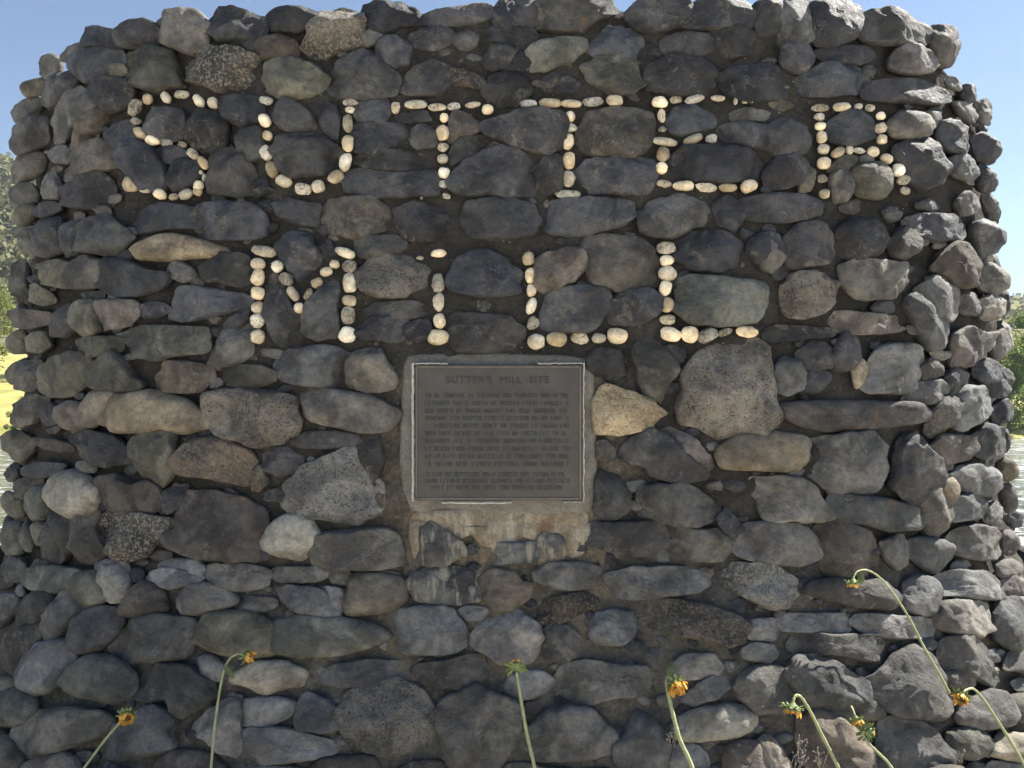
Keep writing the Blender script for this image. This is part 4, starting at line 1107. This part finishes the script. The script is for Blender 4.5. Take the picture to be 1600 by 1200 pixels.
seal.append(seal_strip(642.8, 567, 646.8, 784, 40, True)); seal.append(seal_strip(910.8, 567, 913.6, 785, 40, True))
seal.append(seal_strip(648, 566.6, 700, 569.2, 14, False)); seal.append(seal_strip(840, 566.6, 910, 569.2, 14, False)); seal.append(seal_strip(690, 784, 800, 787.5, 20, False)); seal.append(seal_strip(880, 783.4, 910, 785.4, 6, False))
for sv in seal: sub('sealant', [sv], M_SEAL)
# heading in real letters
cu = bpy.data.curves.new('heading', 'FONT'); cu.body = "SUTTER'S  MILL  SITE"; cu.size = .034; cu.extrude = .0012; cu.align_x = 'CENTER'; cu.align_y = 'CENTER'; cu.space_character = 1.12; cu.resolution_u = 3
to = bpy.data.objects.new('heading_curve', cu); C.objects.link(to); bpy.context.view_layer.update()
me = bpy.data.meshes.new_from_object(to.evaluated_get(bpy.context.evaluated_depsgraph_get())); bpy.data.objects.remove(to)
wpx = pw(858, 594).x-pw(697, 594).x; vx = [v_.co.x for v_ in me.vertices]; s_ = wpx/(max(vx)-min(vx)); cc_ = pw(777.5, 594)
me.transform(Matrix.Translation(Vector((cc_.x, -.1050, cc_.z))-BASE) @ Matrix.Rotation(math.pi/2, 4, 'X') @ Matrix.Diagonal((s_, s_*1.0, 1, 1)))
me.materials.clear(); me.materials.append(M_LET)
ho = bpy.data.objects.new('heading', me); C.objects.link(ho); ho.parent = plq
# thirteen worn lines of small capitals, too worn to read
rg = random.Random(31)
def bar(x0, y0, x1, y1): return pbox(x0, y0, x1, y1, -.1038, -.1058)
for (ly, xa, xb) in [(618,664,893),(630,664,893),(642,664,892),(653.4,664,893),(665.4,679,893),(677.4,664,893),(689,664,893),(701.4,664,893),(713,664,891),(725.4,664,892),(741.6,666,884),(751.5,664,892),(762,674,884)]:
    bars = []; x = xa
    while x < xb-4:
        wl = rg.randrange(2, 9)
        for q in range(wl):
            if x > xb-4: break
            w_, h_, s_ = 3.9, 6.6, .95; y0, y1 = ly-h_/2, ly+h_/2
            g = rg.choice(('lr','l','lr','c','lr','l'))
            if 'l' in g: bars.append(bar(x, y0, x+s_, y1))
            if 'r' in g: bars.append(bar(x+w_-s_, y0, x+w_, y1))
            if g == 'c': bars.append(bar(x+w_/2-s_/2, y0+s_, x+w_/2+s_/2, y1)); bars.append(bar(x, y0, x+w_, y0+s_))
            else:
                if rg.random() < .6: bars.append(bar(x+s_, y0, x+w_-s_, y0+s_))
                if rg.random() < .6: bars.append(bar(x+s_, ly-s_/2, x+w_-s_, ly+s_/2))
                if rg.random() < .5: bars.append(bar(x+s_, y1-s_, x+w_-s_, y1))
            x += w_+1.15
        x += 4.2
    sub('inscription_line', bars, M_LET)

# ------------------------------------------------------------ wilted sunflowers leaning on the wall
M_STEM = simple('sunflower stem', (.24,.27,.12), (.40,.41,.23), 60, .6, .3, .002)
M_CAL = simple('green calyx', (.10,.15,.045), (.24,.29,.12), 80, .7, .3, .002)
M_DRYLEAF = simple('withered leaf', (.06,.085,.035), (.13,.16,.075), 60, .8, .5, .003)
M_PET = simple('orange petal', (.60,.27,.03), (.80,.48,.09), 120, .6, .3, .001)
M_DISC = simple('brown seed disc', (.03,.015,.008), (.16,.07,.02), 300, .9, .8, .002)
M_TWIG = simple('dry weed', (.22,.19,.15), (.36,.32,.26), 60, .9, .2, .001)
def spline(P, n=8):
    out = []; Q = [P[0]]+list(P)+[P[-1]]
    for i in range(1, len(Q)-2):
        for k in range(n):
            t_ = k/n; a, b_, c_, d_ = Q[i-1:i+3]
            out.append(.5*((2*b_)+(c_-a)*t_+(2*a-5*b_+4*c_-d_)*t_*t_+(3*b_-a-3*c_+d_)*t_**3))
    out.append(P[-1]); return out
def frame(ax):
    ax = ax.normalized(); u = ax.cross(Vector((.13,.2,.97))).normalized(); return u, ax.cross(u), ax
def strip(base, d0, wdir, L, W, curl, n=5, cup=0.0, seed=0):
    """a pointed blade starting at base along d0, curling by 'curl' radians about wdir"""
    V = []; Fc = []; p = base.copy(); d = d0.normalized()
    for i in range(n+1):
        f = i/n; wd = W*(math.sin(math.pi*min(1, f*.86+.14))**.8)*.5
        nn = d.cross(wdir)
        V += [p-wdir*wd, p+nn*cup*wd, p+wdir*wd]
        d = (Matrix.Rotation(curl/n, 3, wdir) @ d); p = p+d*(L/n)
    for i in range(n):
        a = i*3; Fc += [(a,a+1,a+4,a+3), (a+1,a+2,a+5,a+4)]
    return V, Fc
FLO = []
def sunflower(label, stem_px, face, scale=1.0, petals=20, open_=.9, head_off=(0,0), disc=True, petal_len=.030, r0=.0068, leaf=None, sep=1.0, bud=None, foot=True, e0=.085, e1=.115):
    pts = []
    n = len(stem_px)
    for i, (x, y) in enumerate(stem_px):
        e = e0+(e1-e0)*i/(n-1)
        p, d, ok = hit(x, y, e); pts.append(p)
    if foot:
        p = pts[0]; q = pts[1]; d = (p-q).normalized()
        tt = p.z/max(.05, -d.z); f = p+d*tt
        f.y = min(f.y, p.y-.05); f.z = 0.0; pts = [f]+pts
    base = pts[0].copy()
    sp_ = spline(pts, 8); N_ = len(sp_)
    rad = [scale*(r0*(1-.42*i/N_)+.0005*math.sin(i*1.7)) for i in range(N_)]
    root = empty('sunflower', base)
    prop(root, label, 'sunflower', 'wilted sunflowers left leaning against the monument')
    V, Fc = tube(sp_, rad, 8)
    mobj('stem', [v_-base for v_ in V], Fc, M_STEM, root)
    tip = sp_[-1]; u, v_, a = frame(Vector(face)); S_ = scale
    # receptacle: flaring green cup
    prof = [(0,.0045),(.006,.008),(.013,.015),(.020,.021),(.025,.020)]
    V = []; Fc = []
    for (h, r_) in prof:
        for k in range(16):
            an = 2*math.pi*k/16; V.append(tip+a*h*S_+(u*math.cos(an)+v_*math.sin(an))*r_*S_)
    for j in range(4):
        for k in range(16):
            k2 = (k+1) % 16; Fc.append((j*16+k, j*16+k2, j*16+16+k2, j*16+16+k))
    Fc.append(tuple(64+k for k in range(16)))
    parts = [(V, Fc)]; rg = random.Random(len(label)*7+int(stem_px[0][0]))
    for ring, cnt, back in ((.017, 12, 1.25), (.013, 10, .9)):
        for k in range(cnt):
            an = 2*math.pi*(k+rg.random()*.6)/cnt; rd = u*math.cos(an)+v_*math.sin(an); wd = a.cross(rd)
            parts.append(strip(tip+a*(.014*S_)+rd*ring*S_, rd*1.0+a*rg.uniform(-.3,.7), wd, S_*.020*sep*rg.uniform(.7,1.3), S_*.009, rg.uniform(-.4,1.3)*back, 4, .5))
    V, Fc = join(parts); mobj('calyx', [q-base for q in V], Fc, M_CAL, root)
    if petals:
        parts = []
        for k in range(petals):
            an = 2*math.pi*(k+rg.random()*.7)/petals; rd = u*math.cos(an)+v_*math.sin(an); wd = (a.cross(rd)+a*rg.uniform(-.3,.3)).normalized()
            parts.append(strip(tip+a*(.020*S_)+rd*.018*S_, rd*open_+a*rg.uniform(.5,1.1), wd, S_*petal_len*rg.uniform(.65,1.25), S_*.0125, -rg.uniform(.3,2.6)*.7, 5, rg.uniform(-.6,.6)))
        V, Fc = join(parts); mobj('petals', [q-base for q in V], Fc, M_PET, root)
    if disc:
        V = []; Fc = []
        for j in range(5):
            th = j/4*math.pi/2
            for k in range(14):
                an = 2*math.pi*k/14; r_ = .017*math.cos(th); h = .023+.007*math.sin(th)
                V.append(tip+a*h*S_+(u*math.cos(an)+v_*math.sin(an))*r_*S_+Vector((rg.uniform(-1,1), rg.uniform(-1,1), rg.uniform(-1,1)))*.0009)
        for j in range(4):
            for k in range(14):
                k2 = (k+1) % 14; Fc.append((j*14+k, j*14+k2, j*14+14+k2, j*14+14+k))
        mobj('seed_disc', [q-base for q in V], Fc, M_DISC, root)
    if leaf:
        for (x, y, dx, dz, L) in leaf:
            p, d, ok = hit(x, y, e1+.005); dd = Vector((dx, -.2, dz)).normalized(); wd = dd.cross(Vector((.3,1,.2))).normalized()
            V, Fc = strip(p, dd, wd, L, L*.45, rg.uniform(.8,1.6), 7, .8); mobj('leaf', [q-base for q in V], Fc, M_DRYLEAF, root)
    if bud:
        x, y = bud; p, d, ok = hit(x, y, e1); parts = []
        V, Fc = tube([p+a*.0, p+a*.006, p+a*.012], [.004,.0075,.003], 8); mobj('bud', [q-base for q in V], Fc, M_CAL, root)
    return root
sunflower('withered sunflower lowest at left, its orange head curled over a thin slanting stem', [(96,1250),(133,1198),(165,1155),(188,1128),(200,1112)], (.25,-.85,-.45), .95, 18, .8, petal_len=.026, r0=.0056)
sunflower('tall sunflower with its small orange head bent over to the right in the lower left', [(326,1250),(330,1198),(336,1130),(347,1060),(357,1032),(371,1022),(380,1024)], (.95,-.28,-.12), .82, 16, .5, petal_len=.022, r0=.0062, leaf=[(353,1040,.35,-1,.055)])
sunflower('sunflower seen from behind below the plaque, only its green calyx showing', [(845,1250),(835,1198),(824,1150),(816,1105),(810,1068),(807,1050)], (-.12,.75,.65), 1.05, 8, .9, petal_len=.014, r0=.0066, sep=1.15, e1=.14)
sunflower('bright yellow sunflower with full petals hanging before the long dark stone', [(1092,1250),(1080,1196),(1062,1155),(1050,1110),(1042,1072),(1044,1058),(1051,1060)], (.35,-.70,-.62), 1.05, 26, .95, petal_len=.030, r0=.0080, leaf=[(1046,1058,.1,1,.055)])
sunflower('sunflower whose orange head hangs straight down from a hooked stem at lower right', [(1330,1250),(1308,1196),(1285,1150),(1266,1112),(1252,1090),(1243,1087),(1239,1096)], (-.12,-.25,-.96), 1.15, 16, .55, petal_len=.020, r0=.0062, bud=(1223,1097), sep=.9)
sunflower('small orange sunflower head pointing down between the hooked one and the big dark stone', [(1330,1104),(1333,1110),(1336,1118)], (.15,-.55,-.8), .80, 16, .6, petal_len=.020, r0=.0050, foot=False, leaf=[(1350,1130,.2,-.6,.03)])
sunflower('green backed sunflower turned to the wall under the small orange head', [(1420,1250),(1392,1198),(1372,1176),(1356,1160),(1348,1146),(1352,1143)], (.60,.55,-.35), .95, 6, .8, petal_len=.012, r0=.0062, sep=1.3, e1=.11)
sunflower('longest sunflower, its stem arching high over the stones with the head drooping at left', [(1484,1084),(1466,1050),(1443,1010),(1420,965),(1394,925),(1374,902),(1355,891),(1340,893),(1333,903)], (-.05,-.2,-.98), .92, 14, .4, petal_len=.016, r0=.0052, foot=False, leaf=[(1344,895,.05,-1,.055)], sep=.8)
sunflower('sunlit stemmed sunflower at the right edge with a crumpled orange head', [(1622,1250),(1600,1196),(1580,1160),(1556,1122),(1538,1095),(1522,1077),(1510,1078),(1504,1083)], (-.55,-.65,-.5), .95, 20, .85, petal_len=.024, r0=.0064)

def weed(label, x, y, hgt_px, n, seed, spread):
    rg = random.Random(seed); base, d, ok = hit(x, y, .03); parts = []; heads = []
    for k in range(n):
        a = hit(x+rg.uniform(-3, 3), y, .02)[0]
        ex, ey = x+rg.uniform(-1, 1)*spread, y-hgt_px*rg.uniform(.35, 1)
        b_ = hit((x+ex)/2+rg.uniform(-4,4), (y+ey)/2, .05)[0]; c_ = hit(ex, ey, .06)[0]
        parts.append(tube(spline([a, b_, c_], 4), [.0016]*4+[.0012]*5, 5))
        for q in range(3):
            f = b_.lerp(c_, rg.random()); g = f+Vector((rg.uniform(-.02,.02), -.004, rg.uniform(.004,.022)))
            parts.append(tube([f, g], [.001, .0008], 4)); heads.append(g)
        heads.append(c_)
    V, Fc = join(parts); root = empty('dry_weed', base); prop(root, label, 'weed', 'dried weeds growing from the joints')
    mobj('stalks', [q-base for q in V], Fc, M_TWIG, root)
    parts = [tube([h_-Vector((0,0,.002)), h_, h_+Vector((0,0,.0035))], [.001,.0028,.0012], 6) for h_ in heads]
    V, Fc = join(parts); mobj('seed_heads', [q-base for q in V], Fc, M_TWIG, root)
weed('small pale dried weed beside the long pale stone at the foot of the wall', 1050-0, 1172, 34, 5, 1, 10)
weed('branching dried weed with seed heads beside the hooked sunflower', 1238, 1215, 66, 7, 2, 24)
weed('thin dried weed with forked tips below the hooked sunflower stem', 1278, 1215, 50, 4, 3, 14)
weed('tiny dried weed tuft under the round olive stone at lower right', 1502, 1192, 18, 4, 4, 6)

# ------------------------------------------------------------ thin summer air
bpy.context.view_layer.update()
m = bpy.data.materials.new('haze'); m.use_nodes = True; q = m.node_tree; q.nodes.clear()
pv = q.nodes.new('ShaderNodeVolumePrincipled'); pv.inputs['Color'].default_value = (.80,.88,1,1); pv.inputs['Density'].default_value = .0003; pv.inputs['Anisotropy'].default_value = .2
ou = q.nodes.new('ShaderNodeOutputMaterial'); q.links.new(pv.outputs[0], ou.inputs['Volume'])
zt = max(v_[2] for v_ in gv)+12; X0, X1, Y0, Y1, Z0 = min(xs)-5, max(xs)+5, min(ys)-5, max(ys)+5, -4.0
zb = min(v_[2] for v_ in gv)-1
V = [(X0,Y0,zb),(X1,Y0,zb),(X1,Y1,zb),(X0,Y1,zb),(X0,Y0,zt),(X1,Y0,zt),(X1,Y1,zt),(X0,Y1,zt)]
prop(mobj('haze', V, [(0,3,2,1),(4,5,6,7),(0,1,5,4),(1,2,6,5),(2,3,7,6),(3,0,4,7)], m, smooth=False), 'thin summer haze over the river valley', 'haze', kind='stuff')
